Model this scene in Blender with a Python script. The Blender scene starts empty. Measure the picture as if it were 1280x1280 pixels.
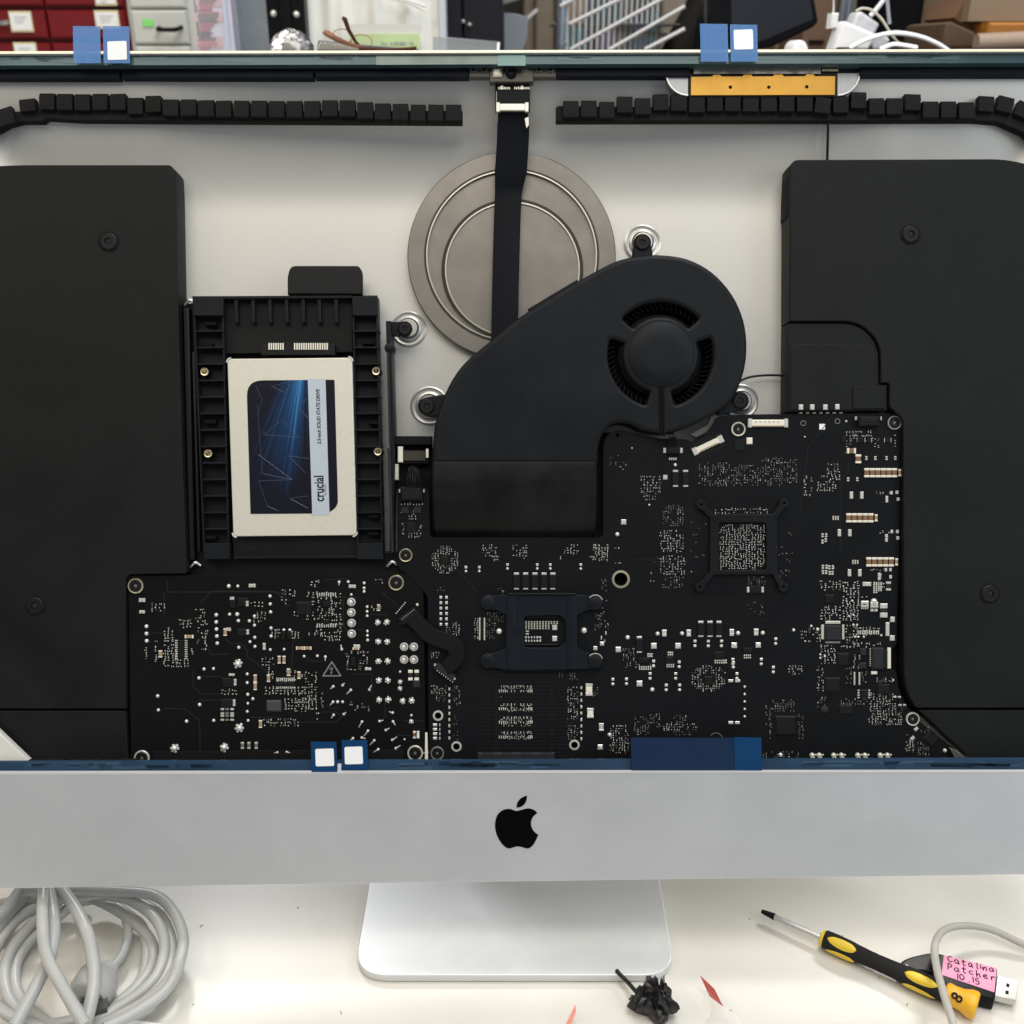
import bpy, math, random
from math import sin, cos, tan, pi, radians, sqrt, hypot, atan2
from mathutils import Vector, Matrix
S = bpy.context.scene
COL = S.collection
rnd = random.Random(7)

# ------------------------------------------------------------------ camera, world, lamps, exposure
K = 0.00045            # metres per photograph pixel on the front plane of the computer
D = 0.578              # camera to front plane
AL = radians(24)       # computer tilted back, camera looking square at it
CAMH = 0.485
FWD = Vector((0, cos(AL), -sin(AL))); UPV = Vector((0, sin(AL), cos(AL))); RT = Vector((1, 0, 0))
CAM = Vector((0, -D * cos(AL), CAMH)); P0 = CAM + FWD * D
cd = bpy.data.cameras.new('camera'); cam = bpy.data.objects.new('camera', cd); COL.objects.link(cam)
cam.location = CAM; cam.rotation_euler = (pi / 2 - AL, 0, 0)
cd.sensor_width = 36; cd.lens = 36 * D / (1280 * K); cd.clip_start = 0.02; cd.clip_end = 50
cd.dof.use_dof = True; cd.dof.focus_distance = D + 0.01; cd.dof.aperture_fstop = 12
S.camera = cam
w = bpy.data.worlds.new('World'); S.world = w; w.use_nodes = True
bg = w.node_tree.nodes['Background']; bg.inputs[0].default_value = (0.80, 0.88, 1.0, 1); bg.inputs[1].default_value = 0.22
def lamp(name, loc, target, size, sizey, power, col):
    l = bpy.data.lights.new(name, 'AREA'); l.shape = 'RECTANGLE'; l.size = size; l.size_y = sizey; l.energy = power; l.color = col
    o = bpy.data.objects.new(name, l); COL.objects.link(o); o.location = loc
    o.rotation_euler = (Vector(target) - Vector(loc)).to_track_quat('-Z', 'Y').to_euler(); return o
lamp('overhead_lamp', (-0.15, -1.15, 2.15), (0.0, 0.05, 0.20), 2.2, 1.1, 23, (1.0, 0.935, 0.83))
lamp('overhead_lamp', (0.55, -0.30, 2.3), (0.1, 0.0, 0.1), 1.2, 0.8, 17, (0.88, 0.94, 1.0))  # cool lamp added overhead to reflect in the right of the chin
lamp('overhead_lamp', (-1.5, -0.5, 1.7), (0.0, 0.0, 0.2), 0.8, 0.3, 8, (1.0, 0.84, 0.58))
lamp('cool_fill_light', (1.9, -1.2, 1.2), (0.1, 0.0, 0.2), 1.0, 1.0, 15, (0.80, 0.90, 1.0))  # cool fill added from the right to brighten the chin
lamp('rear_light', (-0.36, 0.50, 0.66), (0.0, -0.06, 0.0), 0.10, 0.10, 2.6, (0.97, 0.98, 1.0))
lamp('rear_light', (0.50, 0.42, 0.60), (0.15, -0.10, 0.0), 0.16, 0.10, 2.0, (1.0, 0.97, 0.90))  # small fill added behind right to brighten the desk under the chin
lamp('rear_light', (0.2, 0.5, 2.2), (0.1, 1.3, 0.4), 1.6, 0.4, 22, (1.0, 0.97, 0.93))
S.view_settings.view_transform = 'Standard'; S.view_settings.look = 'None'
S.view_settings.exposure = 0.0; S.view_settings.gamma = 1.0
S.render.engine = 'CYCLES'

# ------------------------------------------------------------------ materials
MATS = {}
def mat(name, col, rough=0.5, metal=0.0, var=0.12, nscale=300.0, bump=0.0, spec=0.5, alpha=1.0, trans=0.0, coat=0.0, dark=None, rvar=0.0, smudge=0.0):
    if max(col) < 0.07 and spec == 0.5 and metal < 0.3: spec = 0.10
    m = bpy.data.materials.new(name); m.use_nodes = True; nt = m.node_tree; b = nt.nodes['Principled BSDF']
    tc = nt.nodes.new('ShaderNodeNewGeometry')
    nz = nt.nodes.new('ShaderNodeTexNoise'); nz.inputs['Scale'].default_value = nscale; nz.inputs['Detail'].default_value = 4
    nt.links.new(tc.outputs['Position'], nz.inputs['Vector'])
    mx = nt.nodes.new('ShaderNodeMix'); mx.data_type = 'RGBA'
    c2 = dark or tuple(c * (1 - var) for c in col)
    c1 = col if dark else tuple(min(1, c * (1 + var)) for c in col)
    mx.inputs[6].default_value = (*c2, 1); mx.inputs[7].default_value = (*c1, 1)
    nt.links.new(nz.outputs['Fac'], mx.inputs[0]); nt.links.new(mx.outputs[2], b.inputs['Base Color'])
    b.inputs['Roughness'].default_value = rough; b.inputs['Metallic'].default_value = metal
    b.inputs['Specular IOR Level'].default_value = spec; b.inputs['Alpha'].default_value = alpha
    b.inputs['Transmission Weight'].default_value = trans; b.inputs['Coat Weight'].default_value = coat
    if smudge:
        n3 = nt.nodes.new('ShaderNodeTexNoise'); n3.inputs['Scale'].default_value = 16; n3.inputs['Detail'].default_value = 9; n3.inputs['Roughness'].default_value = .65; n3.inputs['Distortion'].default_value = .6
        nt.links.new(tc.outputs['Position'], n3.inputs['Vector']); m3 = nt.nodes.new('ShaderNodeMapRange'); m3.inputs[1].default_value = .35; m3.inputs[2].default_value = .7; m3.inputs[3].default_value = 1 - smudge; m3.inputs[4].default_value = 1 + smudge
        nt.links.new(n3.outputs['Fac'], m3.inputs[0]); hv = nt.nodes.new('ShaderNodeMix'); hv.data_type = 'RGBA'; hv.blend_type = 'MULTIPLY'; hv.inputs[0].default_value = 1
        nt.links.new(mx.outputs[2], hv.inputs[6]); nt.links.new(m3.outputs[0], hv.inputs[7]); nt.links.new(hv.outputs[2], b.inputs['Base Color'])
        m4 = nt.nodes.new('ShaderNodeMapRange'); m4.inputs[1].default_value = .35; m4.inputs[2].default_value = .7; m4.inputs[3].default_value = rough - smudge * .4; m4.inputs[4].default_value = rough + smudge * .3; nt.links.new(n3.outputs['Fac'], m4.inputs[0]); nt.links.new(m4.outputs[0], b.inputs['Roughness'])
    if rvar and not smudge:
        n2 = nt.nodes.new('ShaderNodeTexNoise'); n2.inputs['Scale'].default_value = nscale * 0.13; n2.inputs['Detail'].default_value = 6
        nt.links.new(tc.outputs['Position'], n2.inputs['Vector'])
        mr = nt.nodes.new('ShaderNodeMapRange'); mr.inputs[1].default_value = 0.3; mr.inputs[2].default_value = 0.7
        mr.inputs[3].default_value = max(0.02, rough - rvar); mr.inputs[4].default_value = min(1, rough + rvar)
        nt.links.new(n2.outputs['Fac'], mr.inputs[0]); nt.links.new(mr.outputs[0], b.inputs['Roughness'])
    if bump:
        bp = nt.nodes.new('ShaderNodeBump'); bp.inputs['Strength'].default_value = bump; bp.inputs['Distance'].default_value = 0.0003
        nt.links.new(nz.outputs['Fac'], bp.inputs['Height']); nt.links.new(bp.outputs[0], b.inputs['Normal'])
    MATS[name] = m; return m
ALU = mat('anodised_aluminium', (0.66, 0.66, 0.67), 0.42, 0.62, 0.09, 1800, 0.12, smudge=.035)
ALUB = mat('bare_back_aluminium', (0.56, 0.545, 0.505), 0.42, 0.62, 0.05, 900, 0.05)
ALUW = mat('bright_aluminium', (0.80, 0.80, 0.79), 0.35, 0.4, 0.05, 900)
STEEL = mat('stamped_steel', (0.20, 0.185, 0.165), 0.36, 0.85, 0.22, 90, 0.05, rvar=0.12)
STEELD = mat('stamped_steel_step', (0.15, 0.14, 0.125), 0.28, 0.9, 0.1, 120)
BLK = mat('black_plastic', (0.0078, 0.0082, 0.0082), 0.55, 0, 0.2, 1800, 0.35, spec=0.16, smudge=.20)
BLKF = mat('fan_plastic', (0.0080, 0.0092, 0.0112), 0.48, 0, 0.2, 1800, 0.30, spec=0.14, smudge=.22)
BLKD = mat('deep_black_plastic', (0.005, 0.005, 0.0055), 0.5, 0, 0.2, 800, spec=.25)
BLKG = mat('glossy_black', (0.008, 0.008, 0.009), 0.28, 0, 0.1, 500)
FOAM = mat('black_foam', (0.011, 0.011, 0.011), 0.65, 0, 0.5, 700, 0.7, spec=.10)
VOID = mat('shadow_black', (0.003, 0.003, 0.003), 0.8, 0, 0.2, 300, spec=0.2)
PCB = mat('black_circuit_board', (0.0072, 0.0076, 0.0084), 0.42, 0, 0.3, 60, 0.02, spec=0.10, rvar=0.06)
PCBP = mat('power_board_black', (0.0050, 0.0050, 0.0052), 0.5, 0, 0.3, 60, 0.02, spec=0.10, rvar=0.06)
TRACE = mat('board_trace', (0.019, 0.019, 0.020), 0.38, 0, 0.1, 200)
CHIP = mat('chip_black', (0.0115, 0.012, 0.0125), 0.45, 0, 0.15, 600)
CHIPG = mat('chip_grey', (0.024, 0.026, 0.028), 0.45, 0, 0.15, 600)
SOL = mat('bright_solder', (0.70, 0.69, 0.64), 0.3, 0.45, 0.06, 900)
SOLD = mat('dull_solder', (0.22, 0.215, 0.19), 0.4, 0.4, 0.4, 1500)
SOLM = mat('mid_solder', (0.60, 0.58, 0.50), 0.35, 0.4, 0.25, 1500)
CREAM = mat('cream_ceramic', (0.80, 0.74, 0.62), 0.4, 0.1, 0.08, 900)
BROWN = mat('brown_ceramic', (0.20, 0.11, 0.06), 0.4, 0, 0.15, 900)
TAN = mat('tan_ceramic', (0.33, 0.24, 0.16), 0.4, 0, 0.15, 900)
GOLD = mat('brass_ring', (0.80, 0.70, 0.48), 0.28, 0.9, 0.08, 900)
AMBER = mat('amber_flex', (0.50, 0.26, 0.03), 0.35, 0.45, 0.2, 90)
FOIL = mat('grey_foil', (0.22, 0.21, 0.19), 0.35, 0.6, 0.3, 200, 0.4)
WHT = mat('white_sticker', (0.86, 0.86, 0.86), 0.5, 0, 0.03, 200)
TEAL = mat('teal_adhesive_strip', (0.050, 0.095, 0.105), 0.22, 0.2, 0.35, 25, rvar=0.08)
NAVY = mat('navy_adhesive_strip', (0.03, 0.07, 0.13), 0.25, 0.3, 0.45, 30, rvar=0.1)
PALE = mat('pale_strip', (0.13, 0.165, 0.145), 0.22, 0.35, 0.5, 60, rvar=0.08)
TAPE = mat('blue_film', (0.03, 0.19, 0.50), 0.15, 0, 0.12, 60, alpha=0.60)
TAPED = mat('dark_blue_film', (0.010, 0.028, 0.075), 0.16, 0, 0.15, 60, alpha=0.76)
TAPEB = mat('strong_blue_film', (0.004, 0.050, 0.15), 0.16, 0, 0.12, 60, alpha=0.78)
SSDC = mat('champagne_casing', (0.70, 0.66, 0.56), 0.42, 0.35, 0.07, 350, 0.06)
LBLW = mat('silver_label', (0.56, 0.62, 0.68), 0.3, 0.3, 0.03, 200)
INK = mat('black_ink', (0.01, 0.01, 0.012), 0.5, 0, 0.05, 200)
LINE = mat('label_line', (0.035, 0.06, 0.11), 0.3, 0, 0.05, 200)
DESKM = mat('cream_laminate', (0.70, 0.67, 0.60), 0.38, 0, 0.025, 14, smudge=.03)
CABW = mat('white_cable_plastic', (0.44, 0.44, 0.42), 0.34, 0, 0.14, 60)
CABG = mat('warm_grey_cable', (0.50, 0.48, 0.43), 0.42, 0, 0.06, 100)
YEL = mat('yellow_plastic', (0.80, 0.56, 0.03), 0.35, 0, 0.05, 100)
ORG = mat('orange_cap', (0.88, 0.46, 0.02), 0.38, 0, 0.05, 100)
RUB = mat('dark_rubber', (0.022, 0.022, 0.022), 0.75, 0, 0.2, 2500, 0.6)
CHR = mat('chrome', (0.62, 0.62, 0.63), 0.32, 1.0, 0.05, 200)
PINK = mat('pink_note', (0.88, 0.34, 0.50), 0.6, 0, 0.04, 80)
RED = mat('red_tape', (0.75, 0.08, 0.05), 0.4, 0, 0.1, 200)
CLR = mat('clear_film', (0.92, 0.90, 0.88), 0.12, 0, 0.02, 100, alpha=0.22)
# label artwork: dark print with blue beams (part of the sticker's printed pattern)
def art():
    m = bpy.data.materials.new('printed_dark_label'); m.use_nodes = True; nt = m.node_tree; b = nt.nodes['Principled BSDF']; N = nt.nodes; K_ = nt.links.new
    tc = N.new('ShaderNodeTexCoord'); sp = N.new('ShaderNodeSeparateXYZ'); K_(tc.outputs['Object'], sp.inputs[0])
    def mth(op, a, b_=None):
        n = N.new('ShaderNodeMath'); n.operation = op
        for i, v in enumerate((a, b_)):
            if v is None: continue
            if isinstance(v, (int, float)): n.inputs[i].default_value = v
            else: K_(v, n.inputs[i])
        return n.outputs[0]
    dx = mth('SUBTRACT', sp.outputs[0], 0.008); dz = mth('SUBTRACT', 0.060, sp.outputs[2]); ang = mth('DIVIDE', dx, dz)
    nz = N.new('ShaderNodeTexNoise'); nz.noise_dimensions = '1D'; nz.inputs['Scale'].default_value = 26; nz.inputs['Detail'].default_value = 3
    K_(ang, nz.inputs['W'])
    fall = N.new('ShaderNodeMapRange'); fall.inputs[1].default_value = -0.75; fall.inputs[2].default_value = -0.15; K_(ang, fall.inputs[0])
    fa2 = N.new('ShaderNodeMapRange'); fa2.inputs[1].default_value = 0.10; fa2.inputs[2].default_value = -0.12; K_(ang, fa2.inputs[0])
    fz = N.new('ShaderNodeMapRange'); fz.inputs[1].default_value = 0.105; fz.inputs[2].default_value = 0.02; K_(dz, fz.inputs[0])
    v = mth('MULTIPLY', mth('MULTIPLY', nz.outputs['Fac'], fall.outputs[0]), mth('MULTIPLY', fa2.outputs[0], fz.outputs[0]))
    r = N.new('ShaderNodeValToRGB'); r.color_ramp.elements[0].position = 0.12; r.color_ramp.elements[0].color = (0.006, 0.006, 0.012, 1)
    r.color_ramp.elements[1].position = 0.55; r.color_ramp.elements[1].color = (0.04, 0.20, 0.45, 1)
    e = r.color_ramp.elements.new(0.30); e.color = (0.008, 0.035, 0.10, 1)
    K_(v, r.inputs[0]); K_(r.outputs[0], b.inputs['Base Color']); b.inputs['Roughness'].default_value = 0.3; b.inputs['Specular IOR Level'].default_value = 0.3; return m
ART = art()

# ------------------------------------------------------------------ geometry kit
def ident(v): return Vector(v)
def FC(v): return P0 + RT * v[0] + UPV * v[1] - FWD * v[2]          # computer frame: right, up its face, out towards the viewer
def FV(v): return Vector((v[0], -v[2], v[1]))                        # upright frame: x, z, -y
def FW(v): return Vector(v)                                          # world frame
def pp(px, py, d=0.0):                                               # photograph position on the layer d metres behind the front plane
    s = K * (D + d) / D; return ((px - 640) * s, (640 - py) * s)
def ray(px, py): return RT * ((px - 640) * K) + UPV * ((640 - py) * K) + FWD * D
def G(px, py, h=0.0):
    r = ray(px, py); t = (h - CAM.z) / r.z; p = CAM + r * t; return (p.x, p.y, h)
def B(px, py, Y):
    r = ray(px, py); t = (Y - CAM.y) / r.y; p = CAM + r * t; return (p.x, p.z)
WO = {}
class MB:
    def __init__(s): s.v = []; s.f = []; s.m = []
    def raw(s, vs, fs, mi=0):
        n = len(s.v); s.v += [tuple(v) for v in vs]; s.f += [tuple(n + i for i in f) for f in fs]; s.m += [mi] * len(fs)
    def box(s, a0, a1, b0, b1, c0, c1, mi=0, rot=0.0):
        ca, cb = (a0 + a1) / 2, (b0 + b1) / 2; vs = []
        for c in (c0, c1):
            for a, b in ((a0, b0), (a1, b0), (a1, b1), (a0, b1)):
                x, y = a - ca, b - cb; vs.append((ca + x * cos(rot) - y * sin(rot), cb + x * sin(rot) + y * cos(rot), c))
        s.raw(vs, [(3, 2, 1, 0), (4, 5, 6, 7), (0, 1, 5, 4), (1, 2, 6, 5), (2, 3, 7, 6), (3, 0, 4, 7)], mi)
    def bbox(s, a0, a1, b0, b1, c0, c1, bv, mi=0, rot=0.0):          # bevelled front edge
        ca, cb = (a0 + a1) / 2, (b0 + b1) / 2; vs = []
        def R(a, b, c): x, y = a - ca, b - cb; return (ca + x * cos(rot) - y * sin(rot), cb + x * sin(rot) + y * cos(rot), c)
        for c, k in ((c0, 0), (c1 - bv, 0), (c1, bv)):
            for a, b in ((a0 + k, b0 + k), (a1 - k, b0 + k), (a1 - k, b1 - k), (a0 + k, b1 - k)): vs.append(R(a, b, c))
        fs = [(3, 2, 1, 0), (8, 9, 10, 11)]
        for r in (0, 4):
            for i in range(4): j = (i + 1) % 4; fs.append((r + i, r + j, r + 4 + j, r + 4 + i))
        s.raw(vs, fs, mi)
    def lathe(s, a, b, prof, mi=0, seg=20, cap0=True, cap1=True):     # prof: (radius, c) from back to front
        vs = []
        for r, c in prof:
            for i in range(seg): t = 2 * pi * i / seg; vs.append((a + r * cos(t), b + r * sin(t), c))
        fs = []
        for k in range(len(prof) - 1):
            for i in range(seg): j = (i + 1) % seg; fs.append((k * seg + i, k * seg + j, (k + 1) * seg + j, (k + 1) * seg + i))
        if cap0: fs.append(tuple(range(seg - 1, -1, -1)))
        if cap1: fs.append(tuple((len(prof) - 1) * seg + i for i in range(seg)))
        s.raw(vs, fs, mi)
    def dome(s, a, b, c, r, h, mi=0, seg=10):
        s.lathe(a, b, [(r, c), (r * 0.88, c + h * 0.5), (r * 0.6, c + h * 0.85), (r * 0.25, c + h)], mi, seg)
    def tube(s, pts, r, mi=0, seg=8, rr=None):
        pts = [Vector(p) for p in pts]; n = len(pts); vs = []; up = None
        for i, p in enumerate(pts):
            t = (pts[min(i + 1, n - 1)] - pts[max(i - 1, 0)])
            if t.length < 1e-9: t = Vector((0, 0, 1))
            t.normalize()
            if up is None: up = Vector((0, 0, 1)) if abs(t.z) < 0.9 else Vector((1, 0, 0))
            x = t.cross(up); x.normalize(); up = x.cross(t); up.normalize(); R = rr[i] if rr else r
            for k in range(seg): q = 2 * pi * k / seg; vs.append(p + (x * cos(q) + up * sin(q)) * R)
        fs = [(i * seg + k, i * seg + (k + 1) % seg, (i + 1) * seg + (k + 1) % seg, (i + 1) * seg + k) for i in range(n - 1) for k in range(seg)]
        fs += [tuple(range(seg - 1, -1, -1)), tuple((n - 1) * seg + k for k in range(seg))]
        s.raw(vs, fs, mi)
    def prism(s, loops, c0, c1, bev=0.0, mi=0, res=1):               # filled outline with holes, back c0, front c1
        cu = bpy.data.curves.new('t', 'CURVE'); cu.dimensions = '2D'; cu.fill_mode = 'BOTH'
        cu.extrude = max(1e-6, abs(c1 - c0) / 2 - bev); cu.bevel_depth = bev; cu.offset = -bev; cu.bevel_resolution = res
        for lp in loops:
            sp = cu.splines.new('POLY'); sp.points.add(len(lp) - 1)
            for i, (x, y) in enumerate(lp): sp.points[i].co = (x, y, 0, 1)
            sp.use_cyclic_u = True
        s._take(cu, (c0 + c1) / 2, mi)
    def _take(s, cu, mid, mi, M=None):
        o = bpy.data.objects.new('t', cu); me = bpy.data.meshes.new_from_object(o)
        vs = [v.co.copy() for v in me.vertices]
        if M: vs = [M @ v for v in vs]
        s.raw([(v.x, v.y, v.z + mid) for v in vs], [tuple(p.vertices) for p in me.polygons], mi)
        bpy.data.objects.remove(o); bpy.data.meshes.remove(me); bpy.data.curves.remove(cu)
    def text(s, txt, a, b, c, size, rot=0.0, mi=0, sx=1.0, thick=0.00006, off=0.0, shear=0.0):
        cu = bpy.data.curves.new('t', 'FONT'); cu.body = txt; cu.size = size; cu.align_x = 'CENTER'; cu.align_y = 'CENTER'
        cu.extrude = thick / 2; cu.offset = off; cu.resolution_u = 3; cu.shear = shear
        M = Matrix.Translation((a, b, 0)) @ Matrix.Rotation(rot, 4, 'Z') @ Matrix.Diagonal((sx, 1, 1, 1))
        s._take(cu, c + thick / 2, mi, M)
    def build(s, name, mats, parent=None, F=FC, smooth=40, label=None, kind=None, origin=None):
        if not isinstance(mats, (list, tuple)): mats = [mats]
        vs = [F(v) for v in s.v]
        if origin is None:
            lo = Vector([min(v[i] for v in vs) for i in range(3)]); hi = Vector([max(v[i] for v in vs) for i in range(3)]); o = (lo + hi) / 2
            if parent is None: o.z = lo.z
        else: o = Vector(origin)
        me = bpy.data.meshes.new(name); me.from_pydata([v - o for v in vs], [], s.f)
        for m in mats: me.materials.append(m)
        me.polygons.foreach_set('material_index', s.m)
        if smooth: me.polygons.foreach_set('use_smooth', [True] * len(s.f)); me.update(); me.set_sharp_from_angle(angle=radians(smooth))
        me.update()
        ob = bpy.data.objects.new(name, me); COL.objects.link(ob)
        ob.location = o - (WO[parent.name] if parent else Vector((0, 0, 0)))
        if parent: ob.parent = parent
        WO[ob.name] = o
        if label: ob['label'] = label
        if kind: ob['kind'] = kind
        return ob
def tag(o, label, cat, group=None):
    o['label'] = label; o['category'] = cat
    if group: o['group'] = group
    return o
def thing(name, loc, label, cat, group=None):
    o = bpy.data.objects.new(name, None); COL.objects.link(o); o.location = loc; o.empty_display_size = 0.02
    WO[o.name] = Vector(loc); return tag(o, label, cat, group)
def smooth(pts, closed=False, n=6):
    P = [Vector(p) for p in pts]; out = []; N = len(P)
    for i in range(N if closed else N - 1):
        if closed: p0, p1, p2, p3 = P[(i - 1) % N], P[i], P[(i + 1) % N], P[(i + 2) % N]
        else: p0, p1, p2, p3 = P[max(i - 1, 0)], P[i], P[i + 1], P[min(i + 2, N - 1)]
        for k in range(n):
            t = k / n; out.append(0.5 * ((2 * p1) + (p2 - p0) * t + (2 * p0 - 5 * p1 + 4 * p2 - p3) * t * t + (3 * p1 - p0 - 3 * p2 + p3) * t ** 3))
    if not closed: out.append(P[-1])
    return [tuple(p) for p in out]
def rpoly(pts, r, n=5):                                             # round the corners; r one value or one per corner
    out = []; N = len(pts)
    for i in range(N):
        p = Vector(pts[i]); a = Vector(pts[i - 1]) - p; b = Vector(pts[(i + 1) % N]) - p; R = r[i] if isinstance(r, (list, tuple)) else r
        if R <= 0: out.append(tuple(p)); continue
        R = min(R, a.length * .48, b.length * .48); p1 = p + a.normalized() * R; p2 = p + b.normalized() * R
        for k in range(n + 1): t = k / n; q = p1 * (1 - t) ** 2 + p * 2 * t * (1 - t) + p2 * t * t; out.append(tuple(q))
    return out
def L(pts, d): return [pp(x, y, d) for x, y in pts]
def circ(x, y, r, n=24): return [(x + r * cos(2 * pi * i / n), y + r * sin(2 * pi * i / n)) for i in range(n)]
def pxbox(mb, x0, y0, x1, y1, d0, d1, mi=0, bv=0.0, rot=0.0):       # photograph rectangle, front at depth d0, back at depth d1
    a0, b1 = pp(x0, y0, d0); a1, b0 = pp(x1, y1, d0)
    if bv: mb.bbox(a0, a1, b0, b1, -d1, -d0, bv, mi, rot)
    else: mb.box(a0, a1, b0, b1, -d1, -d0, mi, rot)
def pxpoly(mb, pts, d0, d1, bev=0.0, mi=0, holes=(), res=1): mb.prism([L(pts, d0)] + [L(h, d0) for h in holes], -d1, -d0, bev, mi, res)

# ------------------------------------------------------------------ setting
m = MB(); m.box(-1.6, 1.6, -0.75, 1.9, -0.03, 0.0); m.build('desk_top', DESKM, None, FW, kind='structure')
WALL = mat('dim_back_wall', (0.03, 0.028, 0.026), 0.8, 0, 0.35, 2.5)
m = MB(); m.box(-2.4, 2.4, 2.05, 2.1, -0.8, 1.8); m.build('back_wall', WALL, None, FW, kind='structure')

# ------------------------------------------------------------------ the computer
PCX = thing('desktop_computer', (0, 0.05, 0), 'opened silver all-in-one computer with its screen removed and black inner boards showing', 'computer')
# outer rim and chin
m = MB()
OUT = rpoly([(-95, 65), (1375, 61), (1377, 1092), (-95, 1112)], 40, 8)
INN = rpoly([(-82, 68), (1362, 64.5), (1364, 964), (-82, 967)], 30, 8)
pxpoly(m, OUT, 0.0, 0.010, 0.0005, 0, holes=[INN])
shell = m.build('shell', ALU, PCX, smooth=30)
m = MB(); pxpoly(m, [(-90, 963.9), (1372, 961.9), (1372, 965.2), (-90, 967.2)], -0.0003, 0.0, 0.0, 0); m.build('chin_edge', ALUW, PCX)
m = MB(); a = [(-80, 64.2), (1360, 60.9), (1360, 64.2), (-80, 67.5)]; pxpoly(m, a, -0.0006, 0.0, 0.0001, 0); m.build('rim_lip', mat('lip_glint', (0.92, 0.86, 0.66), 0.3, 0.1, 0.03, 100), PCX)  # rim chamfer; the light it catches is put into its cream colour
# ledge that carried the glass
m = MB(); pxpoly(m, [(-82, 67), (1362, 63.8), (1362, 78.5), (-82, 82)], 0.002, 0.009, 0.0, 0)
m.build('glass_ledge', TEAL, PCX)
m = MB(); pxpoly(m, [(470, 68.5), (655, 68), (655, 80), (470, 81)], 0.0016, 0.002, 0.0, 0); pxpoly(m, [(622, 67.5), (657, 67.3), (657, 82), (622, 82)], 0.0012, 0.0016, 0, 1)  # paler patches laid over one stretch of the ledge
for i in range(26):
    x = -40 + rnd.random() * 1400; w_ = 8 + rnd.random() * 60; y = 70 - x * .0025 + rnd.random() * 4
    if 440 < x < 660: continue
    pxpoly(m, [(x, y), (x + w_, y - .3), (x + w_ - 3, y + 3 + rnd.random() * 4), (x + 2, y + 4)], 0.00186, 0.002, 0, 2)
m.build('adhesive_residue', [PALE, mat('mint_film', (0.12, 0.21, 0.20), 0.2, 0.3, 0.3, 50), mat('teal_smear', (0.065, 0.115, 0.12), 0.25, 0.2, 0.3, 60)], PCX)
m = MB(); pxpoly(m, [(-82, 951.5), (1362, 947), (1362, 964.6), (-82, 967)], 0.002, 0.0034, 0.0, 0); m.build('lower_ledge', NAVY, PCX)
m = MB()
for i in range(46):
    x = -60 + rnd.random() * 1400; w_ = 10 + rnd.random() * 70; y = 952.5 - x * .002 + rnd.random() * 5
    if 760 < x + w_ and x < 960: continue
    pxpoly(m, [(x, y), (x + w_, y - .3), (x + w_ - 3, y + 2 + rnd.random() * 5), (x + 2, y + 5)], 0.00186, 0.002, 0, rnd.randrange(2))
for x in (849, 907): pxbox(m, x - 1.5, 957, x + 1.5, 964, 0.001, 0.002, 2)
pxbox(m, 422, 955, 426.5, 966, 0.001, 0.002, 2)
m.build('adhesive_residue', [mat('blue_smear', (0.045, 0.09, 0.15), 0.25, 0.2, 0.3, 60), mat('dark_smear', (0.024, 0.055, 0.10), 0.25, 0.2, 0.3, 60), WHT], PCX)
for x0, x1 in ((-80, 149), (151.5, 391.5), (394, 586), (695, 862), (1075, 1300), (1302, 1362)):
    m = MB(); pxbox(m, x0, 82.5 - x0 * .002, x1, 97.5 - x0 * .0035, 0.007, 0.013, 0, 0.0003)
    m.build('gasket', MATS.get('gasket_black') or mat('gasket_black', (0.004, 0.006, 0.010), 0.45, 0, 0.2, 200), PCX)
# back panel: shallow bowl with outer skin
def panel_depth(x, y):
    e = min(x + 90, 1370 - x, (y - 70) * .78, 1110 - y); t = max(0.0, min(1.0, e / 150.0)); t = t * t * (3 - 2 * t)
    return 0.0115 + 0.0145 * t + 0.010 * max(0, 1 - ((x - 640) / 460) ** 2) * min(1, max(0, (y - 80) / 90))
m = MB(); vs = []; fs = []; NX, NY = 110, 80
for j in range(NY + 1):
    for i in range(NX + 1):
        x = -90 + 1460 * i / NX; y = 70 + 905 * j / NY; d = panel_depth(x, y); a, b = pp(x, y, d * 0.999); vs.append((a, b, -d))
n0 = len(vs)
for v in list(vs): vs.append((v[0], v[1], v[2] - 0.0015))
for j in range(NY):
    for i in range(NX):
        q = (j * (NX + 1) + i, j * (NX + 1) + i + 1, (j + 1) * (NX + 1) + i + 1, (j + 1) * (NX + 1) + i)
        fs.append(q[::-1]); fs.append(tuple(n0 + k for k in q))
m.raw(vs, fs); m.build('back_panel', ALUB, PCX, smooth=60)
# logo on the chin
def lg(pts): return [(430 + x / 2.844, 960 + y / 2.844) for x, y in pts]
seg1 = smooth([(687, 160), (675, 149), (655, 144), (635, 148), (612, 153), (590, 146), (565, 150), (545, 168), (537, 200), (542, 235), (558, 265), (575, 282), (588, 286), (600, 283), (615, 279), (632, 281), (648, 286), (660, 284), (675, 270), (691, 238)], n=5)
seg2 = smooth([(691, 238), (676, 226), (667, 210), (665, 192), (672, 174), (687, 160)], n=5)
leaf = smooth([(651, 98), (630, 107), (617, 123), (613, 142)], n=5)[:-1] + smooth([(613, 142), (633, 136), (647, 120), (651, 98)], n=5)[:-1]
m = MB(); pxpoly(m, lg(seg1[:-1] + seg2[:-1]), -0.0002, 0.0, 0, 0); pxpoly(m, lg(leaf), -0.0002, 0.0, 0, 0)
m.build('fruit_logo', mat('logo_black', (.0015, .0015, .002), .3, 0, .05, 100, spec=.08), PCX)
# white cut corner at lower left
m = MB(); pxpoly(m, [(-60, 858), (0, 917), (36, 951.5), (33, 957), (-60, 960)], 0.0040, 0.009, 0.0004); m.build('corner_plate', mat('cream_metal', (0.82, 0.80, 0.72), 0.4, 0.3, 0.05, 100), PCX)
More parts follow.
